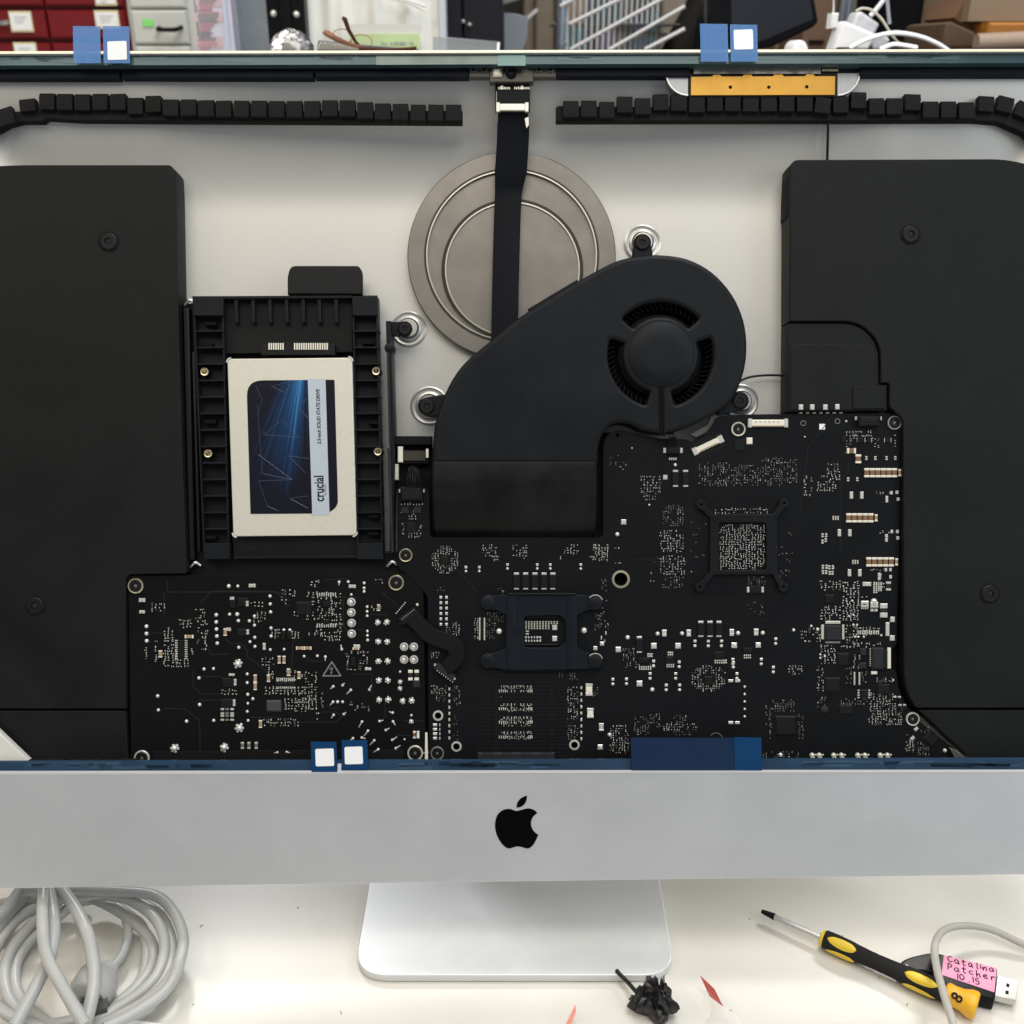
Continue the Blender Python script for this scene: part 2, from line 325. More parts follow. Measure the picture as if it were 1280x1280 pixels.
# stand
m = MB()
fl = G(448, 1220, .005); xl_ = G(446.5, 1192, .005)[0]; xr_ = G(840.5, 1192, .005)[0]; fl = (xl_, fl[1]); fr = (xr_, fl[1]); yb = fl[1] + 0.185
out = rpoly([(fl[0], fl[1]), (fr[0], fl[1]), (fr[0] + .000, yb), (fl[0] + .000, yb)], [.020, .020, .006, .006], 10)
m.prism([out], 0.0006, 0.0056, 0.0006, 0, 3)
stand = m.build('stand', mat('stand_aluminium', (0.70, 0.705, 0.70), 0.38, 0.25, 0.04, 900, rvar=0.05), PCX, FW)
m = MB(); xs = (fl[0], fr[0]); top = FC((0, pp(640, 420, .05)[1], -.05)); pts = [(yb - .002, .003), (yb + .003, .01), (yb + .004, .05), (yb - .005, .12), (top.y + .012, top.z - .05), (top.y, top.z)]
pts = smooth(pts, n=6); vs = []
for y, z in pts:
    for x in xs: vs += [(x, y, z), (x, y + .005, z - .001)]
fs = []
for i in range(len(pts) - 1):
    k = i * 4; fs += [(k, k + 4, k + 6, k + 2), (k + 1, k + 3, k + 7, k + 5), (k, k + 1, k + 5, k + 4), (k + 2, k + 6, k + 7, k + 3)]
m.raw(vs, fs); m.build('neck', MATS['stand_aluminium'], stand, FW)

# mount disc on the back panel
a, b = pp(639.5, 320, .030); a2, b2 = pp(640.5, 337, .030); kk = K * (D + .030) / D
m = MB(); m.lathe(a, b, [(130 * kk, -0.03270), (130 * kk, -0.02940), (129 * kk, -0.02900), (109.5 * kk, -0.02900), (108.8 * kk, -0.02850), (107.6 * kk, -0.02850), (106.6 * kk, -0.03000), (104 * kk, -0.03040)], 0, 96)
m.lathe(a, b - .0, [(104 * kk, -0.03270), (104 * kk, -0.03035)], 0, 96)
m.lathe(a2, b2, [(88.5 * kk, -0.03170), (88.5 * kk, -0.02980), (87.5 * kk, -0.02940), (85.5 * kk, -0.02940), (83.5 * kk, -0.03120)], 1, 96, cap1=False)
m.lathe(a2, b2, [(86 * kk, -0.03270), (86 * kk, -0.03000), (85.5 * kk, -0.02980)], 0, 96)
for (ca, cb, r0, r1, mi_, c) in ((a, b, 108.6, 106.6, 2, -.0284), (a, b, 106.6, 105, 3, -.02842), (a2, b2, 87.6, 84.2, 2, -.0288), (a2, b2, 84.2, 82.4, 3, -.02882)):
    m.lathe(ca, cb, [(r0 * kk, c - .0012), (r0 * kk, c), (r1 * kk, c), (r1 * kk, c - .0012)], mi_, 96, False, False)  # dark bands stand in for shade in the grooves, bright bands for edge glints
m.build('mount_disc', [STEEL, STEELD, mat('groove_shade', (.03, .028, .024), .4, .6), mat('groove_edge_glint', (.50, .47, .41), .28, .9)], PCX, smooth=30)
# weld bosses on the panel
for x, y, r in ((803, 304, 23), (511, 411, 22), (537, 507, 24), (926, 502, 22)):
    dd = panel_depth(x, y) - .0006; a, b = pp(x, y, dd); k = K * (D + dd) / D
    m = MB(); m.lathe(a, b, [(r * k, -dd - .001), (r * k, -dd + .0003), (r * k * .93, -dd + .0006), (r * k * .86, -dd + .0002), (r * k * .74, -dd + .0003), (r * k * .70, -dd + .0016), (r * k * .60, -dd + .002), (r * k * .55, -dd + .0005), (r * k * .5, -dd + .004)], 0, 40)
    m.build('weld_boss', [MATS.get('boss_metal') or mat('boss_metal', (.52, .505, .47), .33, .7, .08, 600)], PCX, smooth=35)

# ---- speakers
def screw(x, y, d, r, parent, ring=None, deep=0.0, name='screw', head=BLKD):
    a, b = pp(x, y, d); k = K * (D + d) / D; r *= k; m = MB()
    if ring: m.lathe(a, b, [(r, -d - .0002), (r, -d + .0006), (r * .93, -d + .0010), (r * .80, -d + .0009), (r * .76, -d + .0001)], 0, 28, cap1=False)
    else: m.lathe(a, b, [(r, -d - .0002), (r, -d + .0001), (r * .97, -d + .00015)], 1, 28)
    h = r * (.74 if ring else .80)
    m.lathe(a, b, [(h, -d - .0003), (h, -d + .0006), (h * .9, -d + .001), (h * .45, -d + .001), (h * .38, -d + .0002)], 2, 24)
    m.lathe(a, b, [(h * .34, -d + .0002), (h * .30, -d + .0004), (h * .16, -d + .0004), (h * .1, -d + .0008)], 3, 6)
    return m.build(name, [ring or GOLD, VOID, head, SOLD if ring else CHIPG], parent, smooth=30)
SD = .012
def speaker(parts, screws, grooves):
    root = None
    for i, (pts, d0, r) in enumerate(parts):
        m = MB(); pxpoly(m, rpoly(pts, r, 6), d0, .033, .0007, 0, res=2)
        if root is None: root = m.build('speaker', BLK, PCX, smooth=35)
        else: m.build('speaker_panel', BLK, root, smooth=35)
    for x, y, r in screws: screw(x, y, SD - .0001, r, root)
    return root
spl = speaker([([(-80, 214), (8, 206), (213, 206), (219.5, 214), (222, 355), (228, 574), (233.5, 717), (161, 718), (157, 724), (157.5, 886), (-80, 886)], SD, [20, 30, 3, 3, 0, 0, 3, 2, 4, 0, 0]),
               ([(-80, 888.5), (157, 888.5), (160, 951), (-80, 953)], SD + .0010, 2)], ((136, 302, 13.2), (44, 757, 12.8)), ())
spr = speaker([([(994, 199.5), (1255, 198.5), (1290, 206), (1363, 222), (1363, 885), (1145, 885), (1134, 866), (1130, 845), (1129, 524), (1112, 508), (1112, 478.5), (1101, 478.5), (1101, 428), (1073, 401.5), (987, 401.5), (987.5, 206)], SD, [6, 40, 40, 30, 0, 4, 10, 10, 8, 3, 4, 0, 22, 22, 0, 6]),
               ([(986, 404), (1072, 404), (1098.5, 430), (1098.5, 480.5), (1109.5, 481), (1109.5, 513.5), (985, 514.5)], SD + .0016, [0, 20, 22, 0, 2, 3, 2]),
               ([(1148, 887.5), (1363, 887.5), (1363, 948), (1214, 950)], SD + .0012, 2)], ((1138, 293, 13), (1237, 742, 13)), ())
m = MB(); pxbox(m, 988, 430, 1094, 512, SD + .0010, SD + .0016, 0, .0003); pxbox(m, 1066, 483, 1107, 511, SD + .0003, SD + .001, 0, .0003); m.build('cable_cover', BLK, spr)
m = MB(); pxpoly(m, [(214, 216), (219.6, 216), (221.4, 282), (216, 282)], SD + .003, SD + .02, .0003); m.build('side_foam', FOAM, spl)
m = MB(); pxpoly(m, [(986, 208), (989, 208), (989, 270), (984.5, 270)], SD + .003, SD + .02, .0003); m.build('side_foam', FOAM, spr)
# black lower tray behind the boards
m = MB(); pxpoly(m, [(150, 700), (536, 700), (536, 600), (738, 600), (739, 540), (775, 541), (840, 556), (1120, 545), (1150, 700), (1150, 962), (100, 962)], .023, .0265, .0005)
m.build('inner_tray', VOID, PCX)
m = MB(); pxpoly(m, [(226, 380), (252, 378), (262, 712), (236, 712)], .022, .03, .0005); pxpoly(m, [(236, 690), (500, 690), (520, 722), (236, 722)], .0215, .03, .0005)
pxpoly(m, [(229, 385), (236, 385), (243, 700), (236, 700)], .016, .024, .0008); pxpoly(m, [(240, 440), (243, 440), (250, 690), (247, 690)], .015, .02, .0004)
m.build('bay_bracket', BLKD, PCX)
# left seam behind speaker / floor slits at the bottom edge (foam comb)
m = MB()
for x0, x1 in ((-80, 165), (1205, 1362)):
    x = x0
    while x < x1:
        pxbox(m, x, 949.5 + rnd.random() * 1.5, x + 20, 956, .004, .008, 0, .0004); x += 23
for i in range(56):
    x = 170 + i * 19; pxbox(m, x, 951.6 - x * .0015 + rnd.random() * 1.2, x + 16, 956, .0045, .008, 0, .0004)
m.build('lower_foam', FOAM, PCX)

# ---- foam comb strips along the top
def comb(base, tabs, d):
    m = MB(); pxpoly(m, base, d, d + .006, .0006, 0)
    root = m.build('foam_strip', FOAM, PCX)
    for (x, y, r, h) in tabs:
        t = MB(); dd = d - .0016 - rnd.random() * .0010; a, b = pp(x, y, dd); k = K * (D + dd) / D
        w_ = (9.2 + rnd.random() * .6) * k; hh = h / 2 * k; ro = -radians(r)
        prof = [(-hh, -.0), (-hh * .95, .0012), (hh * .3, .0016), (hh * .85, .0011), (hh, .0003), (hh * .98, -.004), (-hh, -.004)]
        vs = []
        for sx in (-w_, w_):
            for q, c in prof: vs.append((a + sx * cos(ro) - q * sin(ro), b + sx * sin(ro) + q * cos(ro), -dd + c))
        n = len(prof); fs = [(i, i + n, (i + 1) % n + n, (i + 1) % n) for i in range(n)]; fs += [tuple(range(n)), tuple(range(2 * n - 1, n - 1, -1))]
        t.raw(vs, fs); t.build('foam_tab', FOAM, root, smooth=25)
tabs = [(8, 146, -18, 22), (35, 132, -6, 16)]
tops = [117, 117.5, 118, 117.5, 117.5, 122.5, 120, 124.5, 124.5, 125.5, 126, 126, 126, 126.5, 126.5, 126.5, 125.5, 125.5, 128, 129.5, 130, 131, 131, 131]
for i, t in enumerate(tops): tabs.append((59.6 + i * 22.05, t + 10.5, rnd.uniform(-1.5, 1.5), 21))
comb([(-60, 178), (-30, 160), (0, 150), (20, 139), (50, 138), (575, 138), (578, 138), (578, 153.5), (100, 150.5), (58, 148), (52, 152), (26, 152), (10, 156), (-20, 172), (-60, 200)], tabs, .0120)
tabs = []
tops = [126.5, 126, 127.5, 121, 123, 118, 118.5, 120.5, 119, 119, 119.5, 119.5, 119.5, 119.5, 121.5, 121, 115.5, 123, 123, 118, 127, 127, 128]
for i, t in enumerate(tops): tabs.append((713.5 + i * 22.45, t + 10.5, rnd.uniform(-1.5, 1.5) + (9 if i == 14 else 0), 21))
tabs += [(1232, 130.5, 3, 20), (1256, 131, 14, 20), (1279, 138, 25, 20), (1300, 152, 35, 20)]
comb([(695, 134), (698, 132), (1215, 138), (1240, 136), (1262, 140), (1290, 150), (1330, 180), (1330, 205), (1280, 166), (1250, 153), (1220, 150.5), (695, 151.5)], tabs, .0120)
# wires
m = MB(); m.tube([(*pp(1035.5, 147, .0135), -.0135), (*pp(1034.8, 170, .0165), -.0165), (*pp(1034, 204, .0205), -.0205)], .0008, 0, 8); m.build('antenna_wire', BLKD, PCX)
m = MB(); m.tube(smooth([(*pp(915, 482, .02), -.020), (*pp(935, 472, .023), -.023), (*pp(960, 469, .025), -.025), (*pp(990, 470, .0245), -.0245)]), .0007, 0, 8); m.build('antenna_wire', BLKD, PCX)

# ---- antenna window with amber flex
m = MB(); pxbox(m, 861, 91, 1047, 121, .0085, .0125, 0, .0003); pxbox(m, 842, 80, 1074, 92, .009, .014, 0, .0002); an = m.build('antenna_module', BLKD, PCX)
m = MB(); hs = [circ(x, y, 2.2, 12) for x, y in ((913, 109), (961, 109), (1008.5, 108.5))]
pxpoly(m, [(864, 96), (890, 95.5), (892, 93.2), (900, 93.2), (902, 95.5), (928, 95.4), (930, 93), (939, 93), (941, 95.4), (966, 95.3), (968, 93), (978, 93), (980, 95.3), (1006, 95.2), (1008, 92.8), (1017, 92.8), (1019, 95.2), (1044, 95), (1043.5, 118.5), (863.5, 119)], .0076, .0082, .0001, 0, holes=hs); m.build('amber_flex', AMBER, an)
m = MB(); vs = []; n = 60
for i in range(n):
    x = 867 + (1026 - 867) * i / (n - 1)
    for y in (79.6, 83, 88, 92.2):
        d = .0078 - rnd.random() * .0005; vs.append((*pp(x, y + rnd.uniform(-.2, .2), d), -d))
m.raw(vs, [(i * 4 + k, i * 4 + k + 1, i * 4 + 5 + k, i * 4 + 4 + k) for i in range(n - 1) for k in range(3)]); m.build('foil_wrap', FOIL, an, smooth=80)
m = MB(); pxbox(m, 1028, 79, 1036, 83.5, .0076, .0085); pxbox(m, 1028, 86, 1048, 88.8, .0076, .0085); m.build('gold_contact', GOLD, an)
for sgn, xc in ((-1, 860), (1, 1047)):
    m = MB(); pts = [(xc, 90)] + [(xc + sgn * 27.5 * cos(t), 90 + 29 * sin(t)) for t in [i * pi / 20 for i in range(11)]]
    m.raw([(*pp(x, y, .009), -.009) for x, y in pts] + [(*pp(x, y, .009), -.014) for x, y in pts], [tuple(range(len(pts)))] + [(i, i + 1, i + 1 + len(pts), i + len(pts)) for i in range(len(pts) - 1)], 0)
    m.tube([(*pp(x, y, .0088), -.0088) for x, y in pts[1:]], .0005, 1, 6)
    m.build('aluminium_ear', [MATS.get('ear_metal') or mat('ear_metal', (.38, .38, .38), .45, .5), ALUW], an)

# ---- camera module and its ribbon
m = MB(); pxbox(m, 586, 82.5, 695.5, 96.5, .0075, .012, 0, .0004); pxbox(m, 612, 82, 667, 102.5, .0068, .012, 0, .0004)
cm = m.build('webcam_module', mat('module_brown', (0.05, 0.045, 0.038), 0.35, 0.4, 0.2, 300), PCX)
m = MB(); a, b = pp(639, 90.7, .0065); m.lathe(a, b, [(.0033, -.0068), (.0033, -.0056), (.0029, -.0054), (.0022, -.0058), (.0014, -.0060), (.0008, -.0059)], 0, 24); m.build('lens', BLKG, cm)
m = MB(); a, b = pp(656, 90.5, .0065); m.lathe(a, b, [(.0023, -.0068), (.0023, -.0066)], 0, 20); m.build('round_decal', mat('decal_brown', (0.10, 0.085, 0.06), .4), cm)
m = MB(); pxbox(m, 615.5, 84, 628, 96.5, .006, .0068, 0, .0003); pxbox(m, 618.5, 86.5, 625, 93.5, .0058, .006, 1); m.build('light_sensor', [mat('sensor_frame', (0.25, 0.22, 0.17), .3, .5), CREAM], cm)
for x in (591.5, 605.5, 674, 688):
    m = MB(); a, b = pp(x, 87, .0074); m.lathe(a, b, [(.0019, -.0075), (.0019, -.0070), (.0014, -.0069), (.0012, -.0073)], 0, 16); m.lathe(a, b, [(.0010, -.0073), (.0010, -.0071)], 1, 12); m.build('mounting_hole', [STEELD, VOID], cm)
m = MB(); pxbox(m, 619, 101, 662.5, 140, .0105, .012, 0, .0002)
for i in range(18):
    x = 623 + i * 2.2
    if i in (7, 8): continue
    pxbox(m, x, 108 + rnd.random(), x + 1.3, 111.5, .0098, .0105, 1)
for x in (626, 651): pxbox(m, x, 106.5, x + 3, 111.5, .0097, .0105, 1)
for i in range(14): y = 115 + i * 1.5; pxbox(m, 620.3, y, 621, y + .7, .0102, .0105, 1)
m.build('camera_board', [PCB, SOLM], PCX)
m = MB(); pxbox(m, 622, 129, 659.5, 138, .0085, .0105, 0, .0004); pxbox(m, 620, 127.5, 625, 139.5, .0082, .0105, 0, .0003); pxbox(m, 656, 127.5, 661, 139.5, .0082, .0105, 0, .0003); m.build('ribbon_connector', mat('connector_silver', (0.6, 0.57, 0.5), .3, .6, .1, 300), PCX)
cl = smooth([(641.5, 135), (641.3, 170), (638.5, 215), (635, 250), (632.5, 330), (631, 400), (630, 445)], n=6)
wd = [19, 19.5, 20.2, 19.5, 17.8, 16.8, 16.5, 16.5]; m = MB(); vs = []
for i, (x, y) in enumerate(cl):
    t = i / (len(cl) - 1); w_ = (19 if y < 150 else 20 if y < 215 else 20 - (y - 215) * .12 if y < 245 else 16.6); d = .0115 + .012 * min(1, t * 2.2)
    for xx, dd in ((x - w_, d + .0004), (x - w_ + 1, d), (x + w_ - 1, d), (x + w_, d + .0004)): vs.append((*pp(xx, y, dd), -dd))
m.raw(vs, [(i * 4 + k, i * 4 + 4 + k, i * 4 + 5 + k, i * 4 + 1 + k) for i in range(len(cl) - 1) for k in range(3)]); m.build('camera_ribbon', mat('ribbon_black', (0.006, 0.007, 0.010), 0.5, 0, 0.1, 200), PCX)
m = MB(); pxpoly(m, [(656, 148), (660.5, 146), (661, 156), (658, 160)], .0108, .0114, 0); m.build('ribbon_tab', SOLM, PCX)

# ---- blower fan
FD = .0095
fo = [(541, 560), (543, 538), (547, 519), (561, 483), (581, 454), (614, 426), (648, 398), (691, 371), (724, 351), (764, 329.5), (789, 322), (821, 319), (858, 324), (890, 341), (915, 369), (929, 401), (933, 434), (929, 466), (915, 499), (890, 519), (862, 533), (833, 541), (805, 538), (786, 530), (770, 529), (759, 535), (751, 548), (747, 564)]
fo = smooth(fo, n=4) + [(747, 579), (540.5, 579)]
def arcslot(cx, cy, r0, r1, a0, a1, n=14):
    aa = [radians(a0 + (a1 - a0) * i / n) for i in range(n + 1)]
    pts = [(cx + r1 * cos(t), cy - r1 * sin(t)) for t in aa] + [(cx + r0 * cos(t), cy - r0 * sin(t)) for t in reversed(aa)]
    q = len(aa); rr = [0] * len(pts)
    for i in (0, q - 1, q, len(pts) - 1): rr[i] = 5
    return rpoly(pts, rr, 4)
CX, CY = 826, 443
slots = [arcslot(CX, CY, 47.5, 66, 43, 137), arcslot(CX, CY, 47.5, 66, 162, 254), arcslot(CX, CY, 47.5, 66, 286, 379)]
m = MB(); pxpoly(m, fo, FD, FD + .004, .0022, 0, holes=slots, res=5)
fan = m.build('fan_housing', BLKF, PCX, smooth=50)
m = MB(); pxpoly(m, fo, FD + .0035, FD + .020, 0.0, 0, holes=[circ(CX, CY, 70, 48)]); m.build('housing_wall', BLKF, fan, smooth=30)
m = MB(); a, b = pp(CX, CY, FD); k = K * (D + FD) / D                # shallow dish around hub
m.lathe(a, b, [(44 * k, -FD - .003), (44 * k, -FD - .0012), (41 * k, -FD - .0008), (40.5 * k, -FD + .0008), (39 * k, -FD + .0013), (20 * k, -FD + .0015)], 0, 48); m.build('hub_cap', BLKF, fan, smooth=45)
m = MB(); m.lathe(a, b, [(70 * k, -FD - .013), (70 * k, -FD - .0128)], 1, 48)
for i in range(61):
    t = 2 * pi * i / 61
    for rr in [(57, 69)]:
        x, y = a + 63 * k * cos(t), b + 63 * k * sin(t); m.box(x - 6 * k, x + 6 * k, y - .55 * k, y + .55 * k, -FD - .012, -FD - .0050, 0, t + .5)
m.lathe(a, b, [(52 * k, -FD - .013), (52 * k, -FD - .006), (46 * k, -FD - .003)], 0, 48)
m.lathe(a, b, [(69.5 * k, -FD - .0049), (69.5 * k, -FD - .0042), (66 * k, -FD - .0042), (66 * k, -FD - .0049)], 0, 48, False, False)
m.build('impeller', [VOID, VOID], fan, smooth=40)
m = MB(); pxpoly(m, [(821, 484), (831, 484), (832.5, 541), (822, 541)], FD - .0002, FD + .001, .0002, 0)
for x in (824, 826.5, 829): m.tube([(*pp(x, 484, FD), -FD + .0004), (*pp(x + 1.2, 545, FD), -FD + .0003)], .0005, 1, 6)
m.build('wire_channel', [BLKD, BLKG], fan)
m = MB()                                                            # duct that slopes back behind the board
pr = [(577, FD - .0006), (581, FD - .0010), (600, FD - .0009), (604, FD - .0007), (606, FD - .0002), (625, FD + .0002), (645, FD + .003), (660, FD + .007), (672, FD + .012)]
vs = []
for y, d in pr:
    for x in (540.5, 543, 640, 742, 745.5): vs.append((*pp(x, y, FD), -d - (0.0012 if x in (540.5, 745.5) else 0)))
for y, d in pr:
    for x in (540.5, 543, 640, 742, 745.5): vs.append((*pp(x, y, FD), -FD - .018))
n = len(pr) * 5; fs = [(i * 5 + k, i * 5 + 5 + k, i * 5 + 6 + k, i * 5 + 1 + k) for i in range(len(pr) - 1) for k in range(4)]
for i in range(len(pr) - 1): fs += [(i * 5, n + i * 5, n + i * 5 + 5, i * 5 + 5), (i * 5 + 4, i * 5 + 9, n + i * 5 + 9, n + i * 5 + 4)]
fs += [(k, k + 1, n + k + 1, n + k) for k in range(4)]; q = (len(pr) - 1) * 5; fs += [(q + k + 1, q + k, n + q + k, n + q + k + 1) for k in range(4)]
m.raw(vs, fs); m.build('air_duct', mat('duct_tape_black', (0.0115, 0.0120, 0.0120), 0.5, 0, 0.25, 60, 0.05, smudge=.35), fan, smooth=35)
for pts in ([(791, 325), (791, 308), (797, 296), (809, 296), (815, 308), (817, 325)], [(560, 492), (545, 494), (530, 497), (526, 506), (530, 518), (540, 522), (552, 517)], [(900, 496), (918, 489), (931, 490), (937, 500), (932, 512), (920, 514), (896, 520)]):
    m = MB(); pxpoly(m, rpoly(pts, 6, 3), FD + .006, FD + .012, .0008, 0); m.build('mounting_ear', BLKF, fan)
for x, y in ((803, 303.5), (533.5, 508), (925, 501)): screw(x, y, FD + .006, 11, fan)
m = MB(); pxpoly(m, [(566, 478), (578, 460), (583, 462), (572, 482)], FD + .004, FD + .01, .0004); pxpoly(m, [(660, 386), (700, 362), (722, 349), (724, 353), (690, 374), (664, 390)], FD + .006, FD + .012, .0004); m.build('clip', BLKF, fan)
m = MB(); pxpoly(m, [(862, 543), (884, 531), (888, 520), (898, 514), (912, 519), (900, 526), (895, 536), (870, 547)], .018, .021, .0005); m.build('grey_bracket', mat('bracket_grey', (0.16, 0.15, 0.135), .35, .6, .2, 200), PCX)

# ---- drive bay
BD = .0135
bay_o = [(240, 370), (471.6, 369), (479.5, 699), (254, 700)]
def bx(X, Y): return (220 + X / 3.2, 320 + Y / 3.2)
def lerp(a, b, t): return a + (b - a) * t
def lad(side, t):                                                   # inner and outer x of each ladder at height fraction t
    return (lerp(240.5, 254.5, t), lerp(279, 287, t)) if side == 0 else (lerp(440, 446.5, t), lerp(471.5, 479, t))
m = MB(); pxpoly(m, bay_o, BD + .012, BD + .0145, .0005, 0)
bay = m.build('drive_bay', BLKD, PCX)
for side in (0, 1):
    m = MB(); (o0, i0), (o1, i1) = lad(side, 0), lad(side, 1)
    for (xa, xb, w_) in ((o0, o1, 2.2), (i0 - 2.2, i1 - 2.2, 2.2)):
        pxpoly(m, [(xa, 371), (xa + w_, 371), (xb + w_, 699), (xb, 699)], BD + .001, BD + .012, .0002, 0)
    pxpoly(m, [(o0, 370), (i0, 370), (lad(side, .073)[1], 394.5), (lad(side, .073)[0], 394.5)], BD - .0005, BD + .010, .0004, 0)
    pxpoly(m, [(lad(side, .94)[0], 679), (lad(side, .94)[1], 679), (i1, 699), (o1, 699)], BD - .0003, BD + .010, .0004, 0)
    ra = m.build('side_rail', BLKF, bay)
    for i in range(13):
        y = 320 + (300 + i * 66) / 3.2; t = (y - 370) / 330; x0, x1 = lad(side, t); m = MB()
        pxpoly(m, [(x0 + (3 if side == 0 else 0), y - 1), (x1 - (0 if side == 0 else -1), y - 1.3), (x1, y + .9), (x0 + (3 if side == 0 else 0), y + 1.2)], BD + .0002, BD + .011, .0003, 0)
        m.build('rung', BLKF, bay)
    m = MB(); pxpoly(m, [(lad(side, .07)[0] + 2, 394), (lad(side, .07)[1] - 2, 394), (i1 - 2, 690), (o1 + 2, 690)], BD + .0065, BD + .012, 0, 0); m.build('rail_floor', BLKD, bay)
m = MB(); pxpoly(m, [(279, 372), (440, 371), (441, 440), (281, 442)], BD + .005, BD + .012, .0003); pxpoly(m, [(279, 370), (440, 369.3), (440, 372.5), (279, 373.5)], BD + .0002, BD + .012, .0003); m.build('bay_plate', BLK, bay); m = MB()
pxpoly(m, [(290, 668), (446, 667), (447, 694), (292, 695)], BD + .004, BD + .012, .0003); pxpoly(m, [(292, 695), (447, 694), (447, 697.5), (292, 698.5)], BD + .001, BD + .012, .0003); m.build('bay_plate', BLK, bay)
for X in (240, 308, 375, 442, 508, 573, 640):
    x, y = bx(X, 168); m = MB(); pxpoly(m, [(x - 2.3, y + 1), (x + 1.9, y + 1), (x + 2.4, y + 28), (x + 3, y + 31), (x - 1.6, y + 31), (x - 2, y + 28)], BD + .0012, BD + .008, .0004); m.build('rib', BLKF, bay)
m = MB(); pxbox(m, 326, 430, 418.5, 443.5, BD - .001, BD + .006, 0, .0003); pxbox(m, 333, 427.5, 411, 437, BD + .0005, BD + .006, 0, .0003)
for x0, n in ((335.5, 7), (367.5, 15)):
    for i in range(n): pxbox(m, x0 + i * 2.9, 428.8, x0 + i * 2.9 + 1.6, 437, BD - .0016, BD + .0007, 1)
pxbox(m, 357, 427.5, 365.5, 437.5, BD - .0012, BD + .004, 0, .0002); m.build('data_connector', [BLKD, CREAM], bay)
m = MB(); pxpoly(m, rpoly([(359, 345), (363, 332), (449, 332), (452.5, 340), (452.5, 368), (359.5, 368)], [7, 7, 7, 7, 0, 0], 4), BD + .0035, BD + .009, .0008, 0, res=2); m.build('pull_tab', BLKD, bay)
for x, y in ((255.3, 464.7), (470, 463.8), (259.7, 566.9), (472.3, 564.4)):
    a, b = pp(x, y, BD + .001); m = MB(); m.lathe(a, b, [(.0024, -BD - .008), (.0024, -BD - .001), (.0021, -BD - .0007), (.0016, -BD - .0008), (.0014, -BD - .006)], 0, 20); m.lathe(a, b, [(.0028, -BD - .009), (.0028, -BD - .0022)], 1, 16, True, False); m.build('threaded_insert', [GOLD, BLKD], bay)
for x, y in ((263, 404.5), (467, 645), (460, 428), (258, 431), (262, 527), (468, 528), (262, 672), (467, 667)):
    m = MB(); pxbox(m, x - 7, y - 2.6, x + 7, y + 2.6, BD + .002, BD + .010, 0, .0004); m.build('clip', BLKG, bay)
m = MB(); pxpoly(m, [(482, 401), (488.5, 401), (493, 560), (491, 692), (487, 692), (487, 560)], .0125, .028, .0005)
pxpoly(m, rpoly([(484, 402), (510, 402), (516, 411), (510, 421), (489, 420)], 3, 3), .017, .02, .0005)
a, b = pp(487, 435, .012); m.lathe(a, b, [(.003, -.02), (.003, -.0122), (.0022, -.0118)], 0, 20)
m.build('side_bracket', BLKF, bay); screw(506, 411, .0165, 9.5, bay)
m = MB(); pxpoly(m, [(484, 560), (488, 560), (492, 690), (489, 690)], .0105, .0125, .0003); pxpoly(m, [(483, 440), (486, 440), (489, 555), (486, 555)], .0112, .0125, .0003); m.build('rail_edge', CHIPG, bay)
for x, y in ((237, 378), (244, 706), (490, 705)):
    m = MB(); m.tube(smooth([(*pp(x - 6, y + 3, .019), -.019), (*pp(x, y - 3, .018), -.018), (*pp(x + 7, y + 1, .019), -.019)]), .0010, 0, 8); m.build('metal_clip', CHR, PCX)

# small connector area between bay and fan
m = MB(); pxbox(m, 489, 545, 540, 556, .016, .022, 0, .0005); pxbox(m, 500, 562, 536, 580, .018, .026, 0, .0005); pxbox(m, 489, 556, 540, 612, .0225, .028, 0); m.build('tray_bar', VOID, PCX)
m = MB(); pxbox(m, 504, 563.5, 532, 576, .0172, .018, 0, .0002); m.build('sensor_cover', mat('olive_cover', (0.05, 0.048, 0.038), .35), PCX)
m = MB(); pxbox(m, 497, 558, 503.5, 578, .0165, .021, 0, .0004); pxbox(m, 491.5, 580, 498, 600, .018, .022, 0, .0003); pxbox(m, 532.5, 561, 535.5, 572, .0165, .018, 0); m.build('cream_clip', CREAM, PCX)
m = MB()
for i in range(6): m.tube(smooth([(*pp(507 + i * 1.5, 588, .019), -.019), (*pp(511 + i * 2, 583 + abs(i - 2.5), .014), -.014), (*pp(509 + i * 3.2, 600, .012), -.012), (*pp(507 + i * 4, 612, .0135), -.0135)], n=5), .0006, 0, 6)
m.build('wire_bundle', BLKG, PCX)

# ------------------------------------------------------------------ circuit boards
LB = .0160; PB = .0140
def RC(X, Y): return (740 + X / 2.783, 500 + Y / 2.783)
def LC(X, Y): return (480 + X / 3.122, 560 + Y / 3.122)
lb = [(496.5, 616), (499, 609), (532, 610), (536.5, 614), (537, 668), (540, 672), (750, 672), (754, 668), (754, 556), (757, 547), (764, 540), (773, 537), (790, 541), (826, 548), (857, 549), (866, 553), (880, 545), (889, 533), (896, 522), (905, 519), (934, 518), (1112, 516), (1122, 518), (1126, 526), (1124, 690), (1121, 803), (1118, 809), (1111, 811), (1109, 835), (1118, 837), (1121, 842), (1123, 859), (1132, 881), (1150, 902), (1208, 948), (1208, 951), (536, 955), (534.5, 747), (531, 741), (499, 710), (496.5, 704)]
m = MB(); holes = [circ(776, 724, 7.6), circ(547.6, 894.4, 3.6, 14), circ(570.6, 933, 3.8, 14), circ(718, 931, 3.8, 14), circ(772, 544, 2.2, 10)]
pxpoly(m, lb, LB, LB + .0016, .0001, 0, holes=holes); MBD = m.build('logic_board', PCB, PCX)
pb = rpoly([(160, 719.5), (490, 717.5), (506, 717), (529, 740), (532.5, 958), (164, 960)], [7, 6, 6, 6, 0, 0], 4)
m = MB(); pxpoly(m, pb, PB, PB + .0016, .0001, 0); PBD = m.build('power_board', PCBP, PCX)
